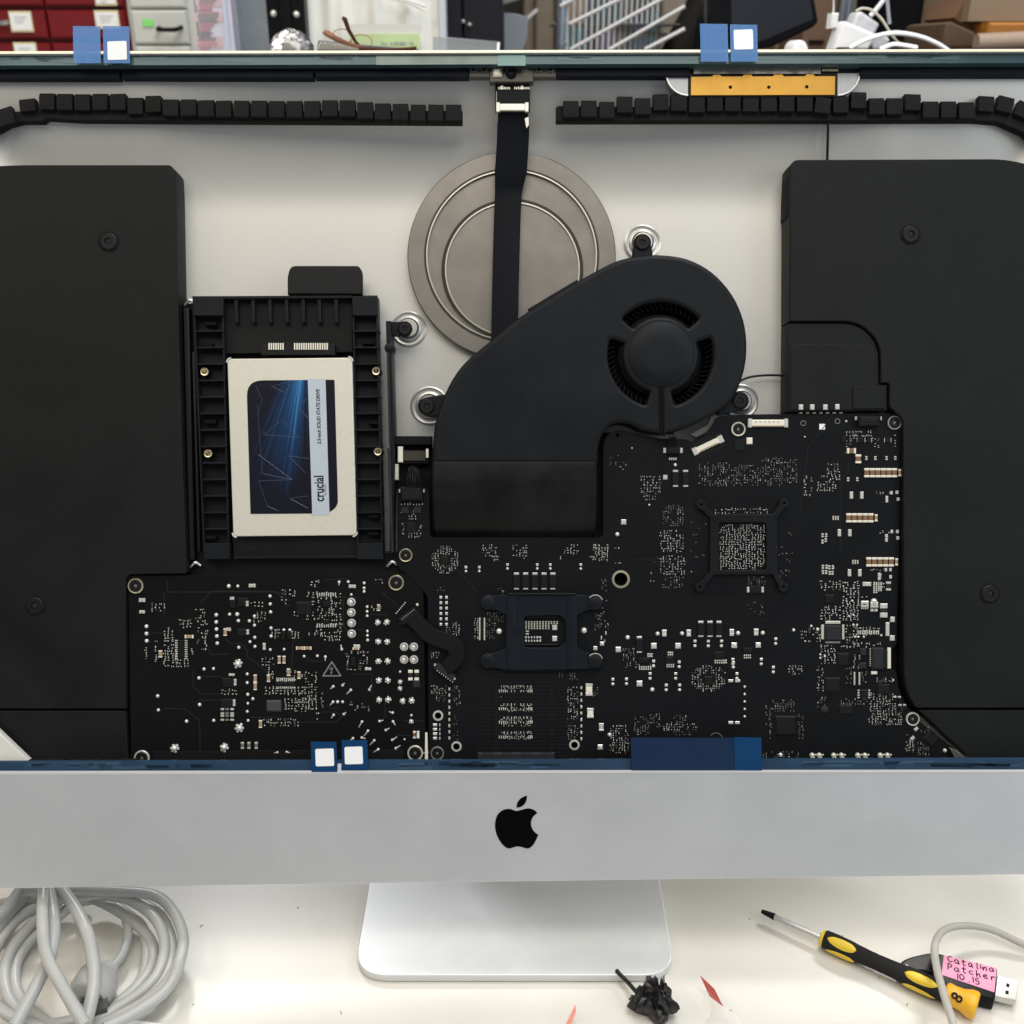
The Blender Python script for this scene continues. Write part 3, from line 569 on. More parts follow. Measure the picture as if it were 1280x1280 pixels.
m = MB(); pxpoly(m, [(192, 939), (504, 937), (505, 955), (191, 957)], PB - .0006, PB, .0002); m.build('insulator_edge', BLKD, PBD)

def kof(d): return K * (D + d) / D
class Brd:
    def __init__(s, obj, d): s.o = obj; s.d = d; s.k = kof(d); s.tiny = MB(); s.occ = []
    def pad(s, mb, x, y, w, h, ht=.0004, mi=0, rot=0.0):
        a, b = pp(x, y, s.d); w = w * s.k / 2; h = h * s.k / 2; mb.bbox(a - w, a + w, b - h, b + h, -s.d - .0001, -s.d + ht, min(w, h) * .25, mi, rot)
    def dot(s, mb, x, y, r, mi=0, ht=None): a, b = pp(x, y, s.d); mb.dome(a, b, -s.d, r * s.k, ht or r * s.k * .7, mi, 10)
    def cluster(s, x0, y0, x1, y1, n, sz=2.0, b=1, seed=None, shape=None, rot=0.0):
        R = random.Random(seed or int(x0 * 7 + y0 * 13)); n = int(n * 1.3); sz = sz * (1.04 if b else 1.0); pw = sz * 1.72; ph = sz * 1.42; cells = []
        nx = max(1, int((x1 - x0) / pw)); ny = max(1, int((y1 - y0) / ph)); pw = (x1 - x0) / nx; ph = (y1 - y0) / ny
        for i in range(nx):
            for j in range(ny):
                cx, cy = x0 + (i + .5) * pw, y0 + (j + .5) * ph
                if shape == 'o' and not (.42 < hypot((cx - (x0 + x1) / 2) / ((x1 - x0) / 2), (cy - (y0 + y1) / 2) / ((y1 - y0) / 2)) < 1.02): continue
                cells.append((cx, cy))
        R.shuffle(cells); keep = []; ph1, ph2 = R.random() * 6, R.random() * 6
        for cx, cy in cells:
            u, v_ = (cx - (x0 + x1) / 2) / ((x1 - x0) / 2), (cy - (y0 + y1) / 2) / ((y1 - y0) / 2)
            blob = sin(cx * .43 + ph1) * sin(cy * .51 + ph2) + .6 * sin(cx * .19 + cy * .27 + ph2)
            lim = .95 if (b == 2 or shape) else (.78 if b == 1 else .60)
            if (abs(u) ** 3 + abs(v_) ** 3) > 1.25 and not shape and R.random() < .7 and (x1 - x0) > 12: continue
            if R.random() < lim + .30 * blob: keep.append((cx, cy))
        cells = keep[:n]
        # runs of aligned parts read as rows, the rest is scattered
        for cx, cy in cells:
            cx += R.uniform(-.22, .22) * pw; cy += R.uniform(-.18, .18) * ph; q = R.random(); v = R.random()
            mi = {0: (0 if q < .8 else 1), 1: (0 if q < .3 else 1 if q < .75 else 2), 2: (1 if q < .3 else 2)}[b]
            if rot:
                ox, oy = cx - (x0 + x1) / 2, cy - (y0 + y1) / 2; cx, cy = (x0 + x1) / 2 + ox * cos(rot) + oy * sin(rot), (y0 + y1) / 2 - ox * sin(rot) + oy * cos(rot)
            if v < .42:      # two-ended chip part
                L_ = sz * R.uniform(.95, 1.35); W = sz * R.uniform(.5, .65)
                if R.random() < .6:
                    s.pad(s.tiny, cx, cy, W, L_ * .46, .00028, 3, rot); s.pad(s.tiny, cx, cy - L_ * .38, W, L_ * .33, .00033, mi, rot); s.pad(s.tiny, cx, cy + L_ * .38, W, L_ * .33, .00033, mi, rot)
                else:
                    s.pad(s.tiny, cx, cy, L_ * .46, W, .00028, 3, rot); s.pad(s.tiny, cx - L_ * .38, cy, L_ * .33, W, .00033, mi, rot); s.pad(s.tiny, cx + L_ * .38, cy, L_ * .33, W, .00033, mi, rot)
            elif v < .66: s.pad(s.tiny, cx, cy, sz * R.uniform(.3, .5), sz * R.uniform(.7, 1.1), .0003, mi, rot)
            elif v < .85: s.pad(s.tiny, cx, cy, sz * R.uniform(.6, 1.0), sz * R.uniform(.3, .45), .0003, mi, rot)
            else: s.dot(s.tiny, cx, cy, sz * R.uniform(.25, .36), mi)
    def row(s, x0, y0, x1, y1, n, w, h, mi=2):
        for i in range(n):
            t = i / (n - 1) if n > 1 else .5; s.pad(s.tiny, lerp(x0, x1, t), lerp(y0, y1, t), w, h, .0003, mi)
    def one(s, name, mats, fn, label=None):
        m = MB(); fn(m); return m.build(name, mats, s.o, label=label)
    def joint(s, x, y, r=2.6):
        r *= .84; s.one('solder_joint', SOL, lambda m: s.dot(m, x, y, r, 0, r * s.k * .9))
    def star(s, x, y, r):
        def f(m):
            R = random.Random(int(x * 3 + y)); s.dot(m, x, y, r * .72, 0, r * s.k * .9); t0 = R.random()
            for i in range(6): t = i * pi / 3 + t0 + R.uniform(-.2, .2); q = R.uniform(.6, .76); s.pad(m, x + r * q * cos(t), y + r * q * sin(t), r * .5, r * .46, R.uniform(.0006, .0012), 0, -t)
        s.one('solder_joint', SOL, f)
    def bigpad(s, x, y, r):
        a, b = pp(x, y, s.d); k = s.k
        def f(m): m.lathe(a, b, [(r * k, -s.d), (r * k * .97, -s.d + .0003), (r * k * .70, -s.d + .0004)], 0, 24, True, False); m.lathe(a, b, [(r * k * .70, -s.d + .0004), (r * k * .62, -s.d + .0006), (r * k * .52, -s.d + .0016)], 1, 24, False, False); m.lathe(a - r * k * .06, b - r * k * .06, [(r * k * .52, -s.d + .0003), (r * k * .52, -s.d + .0017), (r * k * .25, -s.d + .0020)], 0, 16)
        s.one('solder_pad', [SOL, SOLD], f)
    def pin(s, x, y, tx, ty, r=2.0):
        a, b = pp(x, y, s.d); a2, b2 = pp(x + tx, y + ty, s.d); k = s.k
        def f(m): m.dome(a, b, -s.d, r * k, r * k, 0, 10); m.tube([(a, b, -s.d + r * k * .6), (a2, b2, -s.d + .0003)], .5 * k, 0, 6, [r * k * .6, r * k * .3])
        s.one('bent_pin', SOL, f)
    def chip(s, x0, y0, x1, y1, mat_=None, leads='', ht=.0009, name='chip', n=8, rot=0.0):
        def f(m):
            s.pad(m, (x0 + x1) / 2, (y0 + y1) / 2, x1 - x0, y1 - y0, ht, 0, rot)
            for e in leads:
                for i in range(n):
                    t = (i + .5) / n
                    if e in 'lr': x = (x0 - 1.4) if e == 'l' else (x1 + 1.4); s.pad(m, x, lerp(y0, y1, t), 2.4, (y1 - y0) / n * .55, .0003, 1)
                    else: y = (y0 - 1.4) if e == 't' else (y1 + 1.4); s.pad(m, lerp(x0, x1, t), y, (x1 - x0) / n * .55, 2.4, .0003, 1)
        s.one(name, [mat_ or CHIP, SOLM], f)
    def cap(s, x, y, w, h, body=BROWN, end=CREAM, vert=True, ht=.0011, name='capacitor', e=.24):
        def f(m):
            if vert:
                s.pad(m, x, y, w * .94, h * (1 - 2 * e) + .4, ht * .97, 0); s.pad(m, x, y - h * (.5 - e / 2), w, h * e, ht, 1); s.pad(m, x, y + h * (.5 - e / 2), w, h * e, ht, 1)
            else:
                s.pad(m, x, y, w * (1 - 2 * e) + .4, h * .94, ht * .97, 0); s.pad(m, x - w * (.5 - e / 2), y, w * e, h, ht, 1); s.pad(m, x + w * (.5 - e / 2), y, w * e, h, ht, 1)
        s.one(name, [body, end], f)
    def trace(s, pts, w=1.3): 
        P = [(*pp(x, y, s.d), -s.d) for x, y in pts]; tm = MB()
        for i in range(len(P) - 1):
            (ax, ay, _), (bx_, by, _) = P[i], P[i + 1]; l = hypot(bx_ - ax, by - ay); t = atan2(by - ay, bx_ - ax); cx, cy = (ax + bx_) / 2, (ay + by) / 2
            tm.box(cx - l / 2 - w * s.k / 2, cx + l / 2 + w * s.k / 2, cy - w * s.k / 2, cy + w * s.k / 2, -s.d - .0001, -s.d + .00012 + .00001 * (i % 2), 0, t)
        tm.build('trace', TRACE, s.o)
    def ringhole(s, x, y, r0, r1, mt=GOLD, name='ring_contact'):
        a, b = pp(x, y, s.d); k = s.k
        s.one(name, mt, lambda m: m.lathe(a, b, [(r1 * k, -s.d - .0001), (r1 * k, -s.d + .0003), (r0 * k * 1.05, -s.d + .0004), (r0 * k, -s.d - .0014)], 0, 28, False, False))
EBAR = SOL
b = Brd(MBD, LB)
# ---- logic board, right half (crop scale 2.783)
for (X0, Y0, X1, Y1, n, sz, br, *sh) in [
    (245, 365, 320, 440, 110, 1.7, 0), (235, 450, 322, 530, 45, 2.0, 1), (235, 540, 325, 610, 70, 2.0, 1), (240, 612, 320, 655, 26, 1.9, 0),
    (370, 215, 480, 300, 85, 1.9, 0), (480, 225, 590, 300, 50, 1.9, 0), (590, 200, 665, 300, 75, 1.9, 0), (665, 205, 715, 290, 26, 1.9, 0), (165, 262, 240, 322, 45, 2.1, 1), (175, 320, 225, 350, 16, 1.9, 0),
    (732, 265, 770, 335, 22, 2.6, 1), (780, 260, 865, 320, 26, 2.1, 1), (815, 220, 862, 262, 22, 2.0, 1),
    (442, 432, 602, 590, 560, 2.0, 2), (425, 375, 612, 398, 34, 2.2, 1), (540, 612, 605, 643, 70, 1.8, 0),
    (880, 105, 975, 130, 40, 2.1, 2), (880, 130, 905, 185, 26, 2.0, 1), (980, 130, 1000, 165, 16, 2.0, 1), (1045, 120, 1060, 165, 16, 2.0, 1), (905, 120, 980, 145, 26, 2.0, 1),
    (985, 315, 1040, 332, 20, 2.1, 1), (1020, 335, 1035, 358, 5, 2.4, 2), (985, 452, 1040, 468, 20, 2.1, 1), (1020, 470, 1035, 495, 5, 2.4, 2), (965, 584, 1020, 598, 18, 2.1, 1), (995, 600, 1012, 620, 5, 2.4, 2),
    (792, 625, 870, 665, 62, 2.3, 1), (868, 630, 932, 700, 120, 2.3, 2), (868, 700, 930, 768, 80, 2.2, 2), (980, 632, 1022, 660, 26, 2.3, 2), (792, 715, 868, 765, 75, 2.2, 2), (932, 680, 960, 690, 8, 2, 2),
    (725, 790, 800, 845, 60, 2.3, 1), (880, 780, 925, 850, 46, 2.2, 1), (925, 790, 1000, 818, 40, 2.2, 2), (792, 850, 850, 920, 60, 2.2, 1), (860, 850, 905, 865, 16, 2.2, 1), (905, 842, 960, 862, 22, 2.3, 2), (905, 885, 935, 935, 28, 2.1, 1), (960, 842, 1010, 860, 12, 2.2, 1),
    (780, 925, 808, 1015, 50, 2.0, 1), (780, 1032, 815, 1072, 26, 2.0, 0), (860, 1035, 960, 1062, 34, 1.9, 0), (880, 930, 905, 990, 20, 1.9, 0), (935, 945, 960, 985, 26, 1.9, 0),
    (985, 965, 1050, 982, 22, 2.0, 1), (965, 1020, 1060, 1095, 170, 2.0, 1), (960, 1090, 1080, 1132, 90, 2.0, 1), (1040, 1060, 1082, 1100, 26, 2.0, 0),
    (625, 1040, 705, 1085, 60, 1.8, 0), (612, 1085, 628, 1180, 14, 1.8, 0), (715, 1090, 738, 1180, 14, 1.7, 0), (1090, 1160, 1125, 1222, 34, 1.9, 1),
    (345, 922, 465, 1015, 330, 1.8, 1, 'o'), (105, 862, 150, 905, 46, 1.8, 0), (115, 905, 140, 935, 8, 1.8, 0), (145, 1100, 200, 1168, 40, 1.9, 0), (200, 1090, 240, 1140, 18, 1.7, 0), (245, 1125, 365, 1150, 34, 1.8, 1), (270, 1095, 330, 1125, 22, 1.8, 0), (280, 1150, 345, 1170, 14, 1.8, 0),
    (60, 1130, 130, 1230, 120, 1.9, 1), (0, 500, 58, 560, 26, 1.9, 1), (682, 922, 735, 958, 34, 2.0, 1), (150, 905, 220, 935, 16, 1.9, 0), (20, 740, 60, 800, 10, 1.6, 0), (200, 520, 230, 640, 4, 1.6, 0), (340, 400, 410, 600, 8, 1.8, 0), (630, 430, 700, 580, 10, 1.8, 0), (650, 590, 690, 615, 14, 1.8, 0), (540, 700, 610, 750, 8, 1.4, 0), (540, 1220, 720, 1245, 30, 2.0, 0), (600, 1060, 625, 1130, 8, 1.8, 0), (60, 190, 120, 245, 8, 1.7, 1)]:
    x0, y0 = RC(X0, Y0); x1, y1 = RC(X1, Y1); b.cluster(x0, y0, x1, y1, n, sz, br, None, sh[0] if sh else None)
# ---- logic board, left half (crop scale 3.122)
for (X0, Y0, X1, Y1, n, sz, br, *sh) in [
    (62, 212, 155, 228, 26, 2.0, 2), (60, 228, 75, 258, 6, 2, 1), (92, 262, 130, 282, 14, 2.0, 2), (62, 290, 84, 350, 26, 2.0, 1), (130, 288, 150, 348, 22, 2.0, 1), (92, 328, 135, 352, 14, 1.9, 1), (112, 230, 120, 262, 5, 1.9, 2),
    (185, 380, 292, 492, 230, 1.9, 1, 'o'), (380, 375, 440, 425, 22, 2.0, 1), (420, 420, 450, 442, 6, 2.3, 2), (500, 375, 560, 425, 24, 2.0, 1), (540, 425, 562, 440, 5, 2.3, 2), (700, 375, 760, 415, 22, 2.0, 1), (680, 418, 705, 438, 6, 2.3, 2), (820, 375, 878, 415, 18, 2.0, 1), (800, 418, 828, 438, 6, 2.3, 2), (892, 385, 925, 402, 8, 2.2, 1), (892, 440, 925, 455, 8, 2.2, 1),
    (455, 925, 580, 950, 34, 1.7, 1), (450, 950, 475, 975, 10, 1.8, 1), (455, 1000, 580, 1030, 30, 1.7, 1), (455, 1048, 580, 1088, 36, 1.7, 1), (455, 1105, 580, 1138, 36, 1.7, 1),
    (350, 655, 370, 748, 34, 1.6, 1), (400, 640, 470, 680, 44, 1.6, 0), (398, 680, 435, 745, 30, 1.6, 0), (180, 925, 245, 960, 60, 1.8, 1), (200, 960, 240, 990, 16, 1.7, 0), (270, 925, 300, 1000, 12, 1.7, 0), (180, 795, 220, 820, 22, 1.7, 1), (240, 680, 298, 730, 26, 1.8, 1),
    (712, 930, 760, 1060, 70, 1.8, 1), (715, 1080, 760, 1150, 26, 1.8, 0), (680, 875, 760, 905, 18, 1.8, 0), (808, 930, 838, 970, 12, 1.8, 0), (205, 540, 240, 560, 4, 1.8, 0), (440, 545, 470, 570, 8, 1.7, 0), (845, 510, 870, 560, 6, 1.6, 0), (820, 640, 850, 700, 14, 1.4, 0), (270, 1000, 290, 1140, 8, 1.6, 0), (855, 735, 870, 760, 4, 2, 2)]:
    x0, y0 = LC(X0, Y0); x1, y1 = LC(X1, Y1); b.cluster(x0, y0, x1, y1, n, sz, br, None, sh[0] if sh else None)
# memory decoupling comb
for Y in (940, 1010, 1062, 1120):
    for i, X in enumerate((468, 482, 497, 510, 533, 545, 560, 573)): x, y = LC(X, Y); b.pad(b.tiny, x, y - 3, .9, 2.4, .0003, 1); b.pad(b.tiny, x, y + 3, .9, 2.0, .0003, 1)
    x, y = LC(450, Y + 8); b.row(x, y, x + 8, y, 4, 1.2, 3.4, 1); x, y = LC(565, Y + 8); b.row(x, y, x + 4, y, 3, 1.2, 3.6, 1)
for i in range(6):
    for X in (222, 244): x, y = LC(X, 583 + i * 21); b.pad(b.tiny, x, y, 3.2, 3.4, .0006, 2)
for i in range(9): x, y = LC(255, 940 + i * 24); b.pad(b.tiny, x, y, 2.2, 3.6, .0004, 1); x, y = LC(770, 935 + i * 25); b.pad(b.tiny, x, y, 2.2, 3.6, .0004, 1 + (i % 2))
for i in range(4): b.pad(b.tiny, 543.8, 906 + i * 5.6, 5.0, 3.2, .0005, 2); b.pad(b.tiny, 549.8, 906 + i * 5.6, 1.4, 3.2, .0005, 1)
for X in (320, 372, 482, 598, 649, 768):
    x, y = LC(X, 465 if X < 400 else 455); b.pad(b.tiny, x, y, 3.2, 3.0, .0005, 2); b.dot(b.tiny, x, y + 5, 1.7, 2)
# CPU window contacts
for i in range(12):
    for j in range(5):
        if i > 8 and j > 1: continue
        b.pad(b.tiny, 657.4 + i * 3.55, 777 + j * 2.15, 1.9, 1.5, .0006, 1 if j else 2)
for i in range(6):
    for j in range(2): b.pad(b.tiny, 657.4 + i * 3.55, 796.6 + j * 4.4, 1.6 if 0 < i < 4 else 2.4, 2.4, .0006, 2)
for j in range(2): b.pad(b.tiny, 659, 789 + j * 3.4, 4.2, 1.8, .0006, 1)
for y in (784.1, 798.2): b.one('gold_contact', SOL, lambda m: b.pad(m, 693.3, y, 6.2, 6.6, .0009))
# vertical resistor rows
for (x0, y0, n, st, h) in ((799.5, 835, 6, 2.75, 4.6), (894, 827, 6, 2.7, 4.6), (834, 832, 4, 2.5, 4.2), (930.5, 820.5, 4, 2.4, 5), (810, 819, 3, 2.4, 4.5), (835.5, 817, 3, 2.4, 4.5)):
    for i in range(n): b.pad(b.tiny, x0 + i * st, y0 - h * .3, 1.7, 1.9, .0004, 2); b.pad(b.tiny, x0 + i * st, y0 + h * .3, 1.7, 1.9, .0004, 1)
for (x, y, n) in ((1041.5, 647.5, 3), (1066, 702.5, 3)): b.row(x, y, x + (n - 1) * 3, y, n, 1.7, 5, 1)
for (x, y) in ((1028, 669), (1032.5, 669), (1028, 677), (1032, 675), (1028.5, 708.5), (1033, 708.5), (1028.5, 715), (1032.5, 715), (1036.5, 709), (1041, 709), (1037, 716), (1040.5, 716), (1082.8, 572.5), (1094, 572.5), (1108, 572.5), (1119, 572.5), (1060, 599), (1071.5, 599)):
    b.pad(b.tiny, x, y - 1.3, 2.8, 2, .0004, 1); b.pad(b.tiny, x, y + 1.6, 2.8, 1.7, .0004, 2)
for i in range(22): b.row(1092.5 + (i % 4) * 2.9, 728.5 + (i // 4) * 2.4, 1092.5 + (i % 4) * 2.9, 728.5 + (i // 4) * 2.4, 1, 1.9, 1.7, 2)
for i in range(10): b.pad(b.tiny, 1072.5 + i * 2.8, 790.5, 1.6, 4.6, .0005, 1 + i % 2)
for i in range(22): b.row(757 + i * 8, 952 - i * .05, 757 + i * 8, 952 - i * .05, 1, 2, 1, 0) if i % 3 == 0 else None
for (x, y) in ((752, 780), (756, 776), (748, 774), (751, 770), (747, 782), (744, 787), (755, 765), (753, 760), (758, 751), (754, 729), (757, 726)): b.dot(b.tiny, x, y, .9, 0)
for (x, y) in ((757.3, 791.3), (751.7, 797)): b.pad(b.tiny, x, y, 1.6, 4, .0004, 2)
for x, y, n in ((790, 560, 1), (1006, 546, 1)): b.dot(b.tiny, x, y, 1.1, 1)
for (x, y, r) in ((784.5, 796.7, 3.4), (822, 792, 3.2), (852.5, 791.7, 3.2), (922.5, 791.3, 3.4), (953.4, 791, 3.2), (815.3, 861.9, 3.4), (761.9, 918.3, 3.1), (771.6, 667.8, 3.3), (992, 787.5, 2.5), (624, 789, 4.6), (730, 788, 4.6), (975.7, 943.5, 3.3), (1181, 938, 3.2), (844, 581, 2.6), (811.6, 631, 1.6), (1057.7, 526.5, 1.8), (1022, 786.6, 2.6), (1014, 782.5, 1.9), (1116.5, 850, 1.6), (1066.7, 781, 1.9), (1071.3, 781, 1.7), (1068.7, 796, 1.7), (1073, 796, 1.7), (1079.7, 796, 1.8), (1101.5, 794, 1.8), (1025.3, 818, 1.7), (1025.3, 822.5, 1.7), (1031, 820.3, 1.8), (1065.5, 751, 1.7), (1066.5, 768.5, 1.5), (1061, 770, 1.5)): b.joint(x, y, r)
for i in range(5): b.joint(930.8, 858.4 + i * 9.3, 2)
for x, y in ((913.4, 851), (922, 851), (913.4, 903.3), (921.7, 903.3)): b.one('test_pad', SOL, lambda m: b.pad(m, x, y, 6, 3.4, .0004))
for (x, y, s_) in ((817.3, 807.3, 7), (847.5, 807.3, 7), (917.7, 806.6, 7), (947.7, 806.3, 6.5), (772.8, 811.9, 6.6), (799.4, 854.5, 7), (750.2, 933.8, 6.4), (779.5, 652.4, 6.4), (752.5, 804.5, 5), (744.2, 810.3, 5), (831.5, 596.5, 5.6)):
    b.one('square_pad', [SOL, SOLM], lambda m: (b.pad(m, x, y, s_, s_, .0006, 0), b.pad(m, x + .6, y + .6, s_ * .45, s_ * .4, .00075, 1)))
for (x, y) in ((830.3, 791.3), (860.8, 791.3), (914.5, 790.5), (945, 790)):
    b.one('capacitor', [SOL, SOLM], lambda m: (b.pad(m, x, y - 2.2, 5.6, 4, .0007, 0), b.pad(m, x, y + 2.4, 5.2, 3.6, .0007, 0), b.pad(m, x, y, 4.6, 2.6, .0006, 1)))
for (x, y) in ((868.6, 801.4), (885.3, 801.4), (901.7, 801.4), (832.7, 856.4), (849.4, 856.4), (816.9, 826.4), (848.9, 827.5), (916.6, 828), (921, 842), (844.5, 842), (812.5, 842), (766, 849), (783, 848.7), (969.5, 798.5), (951.5, 824), (966.5, 834), (916, 824)):
    b.one('diode', [SOL, CHIP], lambda m: (b.pad(m, x, y, 3.6, 3.2, .0007, 0), b.dot(m, x, y + 5.8, 2.2, 0), b.pad(m, x, y + 2.8, 2.2, 2.6, .0005, 1)))
for (x, yt, yb_) in [(x, 717, 735.8) for x in (645.6, 657, 668.7, 680, 691)] + [(x, 777.4, 795) for x in (875.8, 887.3, 898.5)] + [(844.2, 588.8, 607.4), (856.8, 588.8, 607.4), (799, 796.5, 814.8)]:
    b.one('tantalum_capacitor', [CHIP, SOL], lambda m: (b.pad(m, x, (yt + yb_) / 2, 8.6, yb_ - yt - 2.2, .0013, 0), b.pad(m, x, yt, 6.4, 2.6, .0008, 1), b.pad(m, x, yb_, 6.4, 2.0, .0008, 1)))
b.one('tantalum_capacitor', [CHIP, SOL], lambda m: (b.pad(m, 943.7, 737, 14, 10, .0013, 0), b.pad(m, 935, 737, 3, 7, .0008, 1), b.pad(m, 953, 737, 3, 7, .0008, 1)))
for (x0, x1, y, n) in ((1083, 1117.5, 591, 6), (1060.5, 1088, 647.3, 5), (1085.5, 1113.5, 702.3, 5)):
    for i in range(n): b.cap(lerp(x0, x1, i / (n - 1)), y, 6.3, 11.4)
    b.cap(x1 + 6.6, y, 3.3, 9, TAN)
b.cap(1063.8, 563.6, 11, 6.6, vert=False); b.cap(1072.3, 573.6, 7, 11)
for x, y in ((1064, 619), (1077, 619), (1049, 666), (1062, 666), (1061.6, 716), (1074.5, 716)): b.one('square_pad', SOL, lambda m: b.pad(m, x, y, 4.2, 8.6, .0007))
for x, y in ((1114, 616), (1121, 615.5), (1122.5, 624), (1108.3, 622), (1108.3, 626), (1114.5, 664.5), (1121.5, 664.5), (1122, 672.5), (1107.8, 670), (1107.8, 675), (1107, 712), (1112.8, 712), (1113, 721), (1098.7, 718), (1098.7, 723)): b.one('resistor', SOL, lambda m: b.pad(m, x, y, 3.2 if x < 1120 else 3.6, 4.2, .0006))
b.one('inductor', [SOL, CHIPG], lambda m: (b.pad(m, 1080.5, 755, 9.4, 8, .0012, 0), b.pad(m, 1080, 755, 4.6, 1.4, .0013, 1), [b.pad(m, 1077 + i * 2.4, 760, 1.4, 2.6, .0005, 0) for i in range(4)]))
b.one('inductor', [SOL, SOLM], lambda m: (b.pad(m, 1092.5, 756, 9.6, 7, .0011, 0), b.dot(m, 1092.5, 752, 4.2, 0), b.pad(m, 1092.5, 753.5, 3, 5, .0018, 1), b.pad(m, 1089.8, 762.6, 3.8, 3.4, .0006, 0), b.pad(m, 1094.8, 762.6, 3.8, 3.4, .0006, 0)))
b.cap(1104.2, 763, 9.2, 17.5, CHIPG, SOL, e=.36, name='inductor')
b.cap(1110, 732.5, 6, 11, CHIPG, SOLM, name='inductor'); b.cap(1083, 730, 10.5, 5, SOL, SOLM, vert=False, name='inductor')
for x, y, w_, h in ((1115.3, 774.2, 5.6, 6.6), (1115, 797.5, 6, 6.6), (1109, 786.3, 4.6, 17)): b.one('square_pad', SOL, lambda m: b.pad(m, x, y, w_, h, .0009))
# chips
b.chip(1030.3, 780.5, 1052, 801.5, CHIPG)
for q in ((1031.5, 776.2, 1050.3, 779.8), (1031.5, 801.8, 1050, 804), (1026.3, 781, 1029.8, 799), (1052.4, 781, 1055.2, 799)): b.one('pin_row', SOLM if q[1] < 800 else SOLD, lambda m: b.pad(m, (q[0] + q[2]) / 2, (q[1] + q[3]) / 2, q[2] - q[0], q[3] - q[1], .0005))
for q in ((1046, 816, 1061, 832), (1030, 846, 1050.5, 865.5), (1096, 854.6, 1112.6, 868), (1048, 881, 1065.6, 893), (1030.5, 743, 1042.5, 754), (916.5, 548.5, 931.5, 564.5), (967, 893, 996.4, 920.6), (880, 845, 891, 856), (550.5, 695, 561, 706), (507, 653, 520, 666)): b.chip(*q)
for q in ((1074.7, 810.3, 1082.5, 819), (1074, 828, 1082.6, 835.5), (501.5, 634, 511, 642), (517, 633.5, 526.5, 641.5)): b.chip(*q, mat_=CHIPG)
b.chip(1074.5, 861.5, 1085, 873.5, leads='lr', n=4); b.chip(798.5, 822, 811, 829); b.chip(831.5, 820.5, 842, 829.5); b.chip(892.5, 814.5, 905, 823); b.chip(929, 809.5, 941, 816); b.chip(760, 805, 0 + 766, 811) if False else None
b.chip(1156, 915, 1172, 931, rot=radians(45)); b.chip(1051, 545.5, 1058, 552.5); b.chip(1071.5, 546, 1079, 553.5); b.chip(1083, 546, 1088, 553.5); b.chip(1106.5, 546, 1112, 553.5)
for x in (1071.5, 1081, 1089, 1105.5, 1113.5): b.pad(b.tiny, x, 550, .8, 5.5, .0003, 1)
for q in ((1145, 911, -.8), (1140.5, 922.5, -.8)): b.one('capacitor', SOL, lambda m: b.pad(m, q[0], q[1], 5.4, 3.8, .0006, 0, .75))
b.cluster(1146, 928, 1162, 944, 40, 1.8, 0); b.cluster(1131, 925, 1142, 940, 20, 1.9, 1); b.cluster(1150, 904, 1162, 916, 16, 1.8, 0)
for x in (1186.5, 1192.5): 
    for y in (871, 882): pass
for (x, y) in ((1118.3, 871), (1123.8, 871), (1124.8, 881), (1130.3, 881)): b.one('diode', [SOL, CHIP], lambda m: (b.pad(m, x, y, 3.6, 2.2, .0007, 0), b.pad(m, x, y + 4, 2.4, 5, .0012, 1)))
for x in (1067.8, 1074): b.one('pin_row', SOLM, lambda m: b.pad(m, x, 848, 1.9, 16, .0006))
b.one('capacitor', CREAM, lambda m: b.pad(m, 1092.3, 840.7, 7.4, 3.8, .0009))
b.one('inductor', CHIPG, lambda m: b.dot(m, 1030.6, 887, 5.2, 0, .0016))
b.one('capacitor', CREAM, lambda m: b.pad(m, 936.6, 551.2, 7.4, 8.2, .0010))
for (x, y, w_, h) in ((736.2, 861.7, 8.6, 15), (737.8, 890.9, 8, 12)): b.cap(x, y, w_, h, CREAM, SOL, name='capacitor', ht=.0014)
b.cap(751.5, 908.5, 5.8, 9.5, SOLM, SOL)
for x in (1015, 1024, 1042, 1051.7, 1072, 1081, 1100, 1109): 
    b.one('solder_blob', [SOLM, CREAM], lambda m: (b.dot(m, x, 944, 3.4, 0, .0016), b.pad(m, x + .4, 946.6, 4.6, 2.2, .0012, 1)))
    b.dot(b.tiny, x + 4.6, 943.5, 1.3, 1)
# connectors
def con(x0, y0, x1, y1, mt, fn=None, name='connector', d=.0014, rot=0):
    return b.one(name, mt, lambda m: (b.pad(m, (x0 + x1) / 2, (y0 + y1) / 2, x1 - x0, y1 - y0, d, 0, rot), fn(m) if fn else None))
con(935, 524.8, 983.5, 533, [CREAM, TAN, SOL], lambda m: (b.pad(m, 937, 529, 5, 10.6, .0016, 2), b.pad(m, 982, 529, 5, 10.6, .0016, 2), b.pad(m, 959, 532.8, 38, 1.6, .0016, 1), [b.pad(m, 944 + i * 5.6, 527.6, 2.6, .9, .0016, 1) for i in range(6)]), name='display_connector')
t = atan2(564.7 - 548.5, 901.7 - 867.6)
b.one('display_connector', [CREAM, TAN, SOL, CHIP], lambda m: (b.pad(m, 884, 558, 50, 25, .0003, 3, t), b.pad(m, 884.6, 556.6, 35, 7.6, .0016, 0, t), b.pad(m, 868.5, 564.2, 6, 9.5, .0018, 2, t), b.pad(m, 900.5, 549, 6, 9.5, .0018, 2, t), b.pad(m, 885.5, 558.9, 24, 1.1, .0018, 1, t)))
b.one('fan_connector', [CHIP, SOL], lambda m: (b.pad(m, 841, 561, 16, 13, .003, 0), b.pad(m, 830.8, 563, 3.6, 6.4, .0008, 1), b.pad(m, 851.4, 563, 3.6, 6.4, .0008, 1), [b.pad(m, 837 + i * 2.6, 573.5, 1.6, 3, .0003, 1) for i in range(4)]))
m = MB()
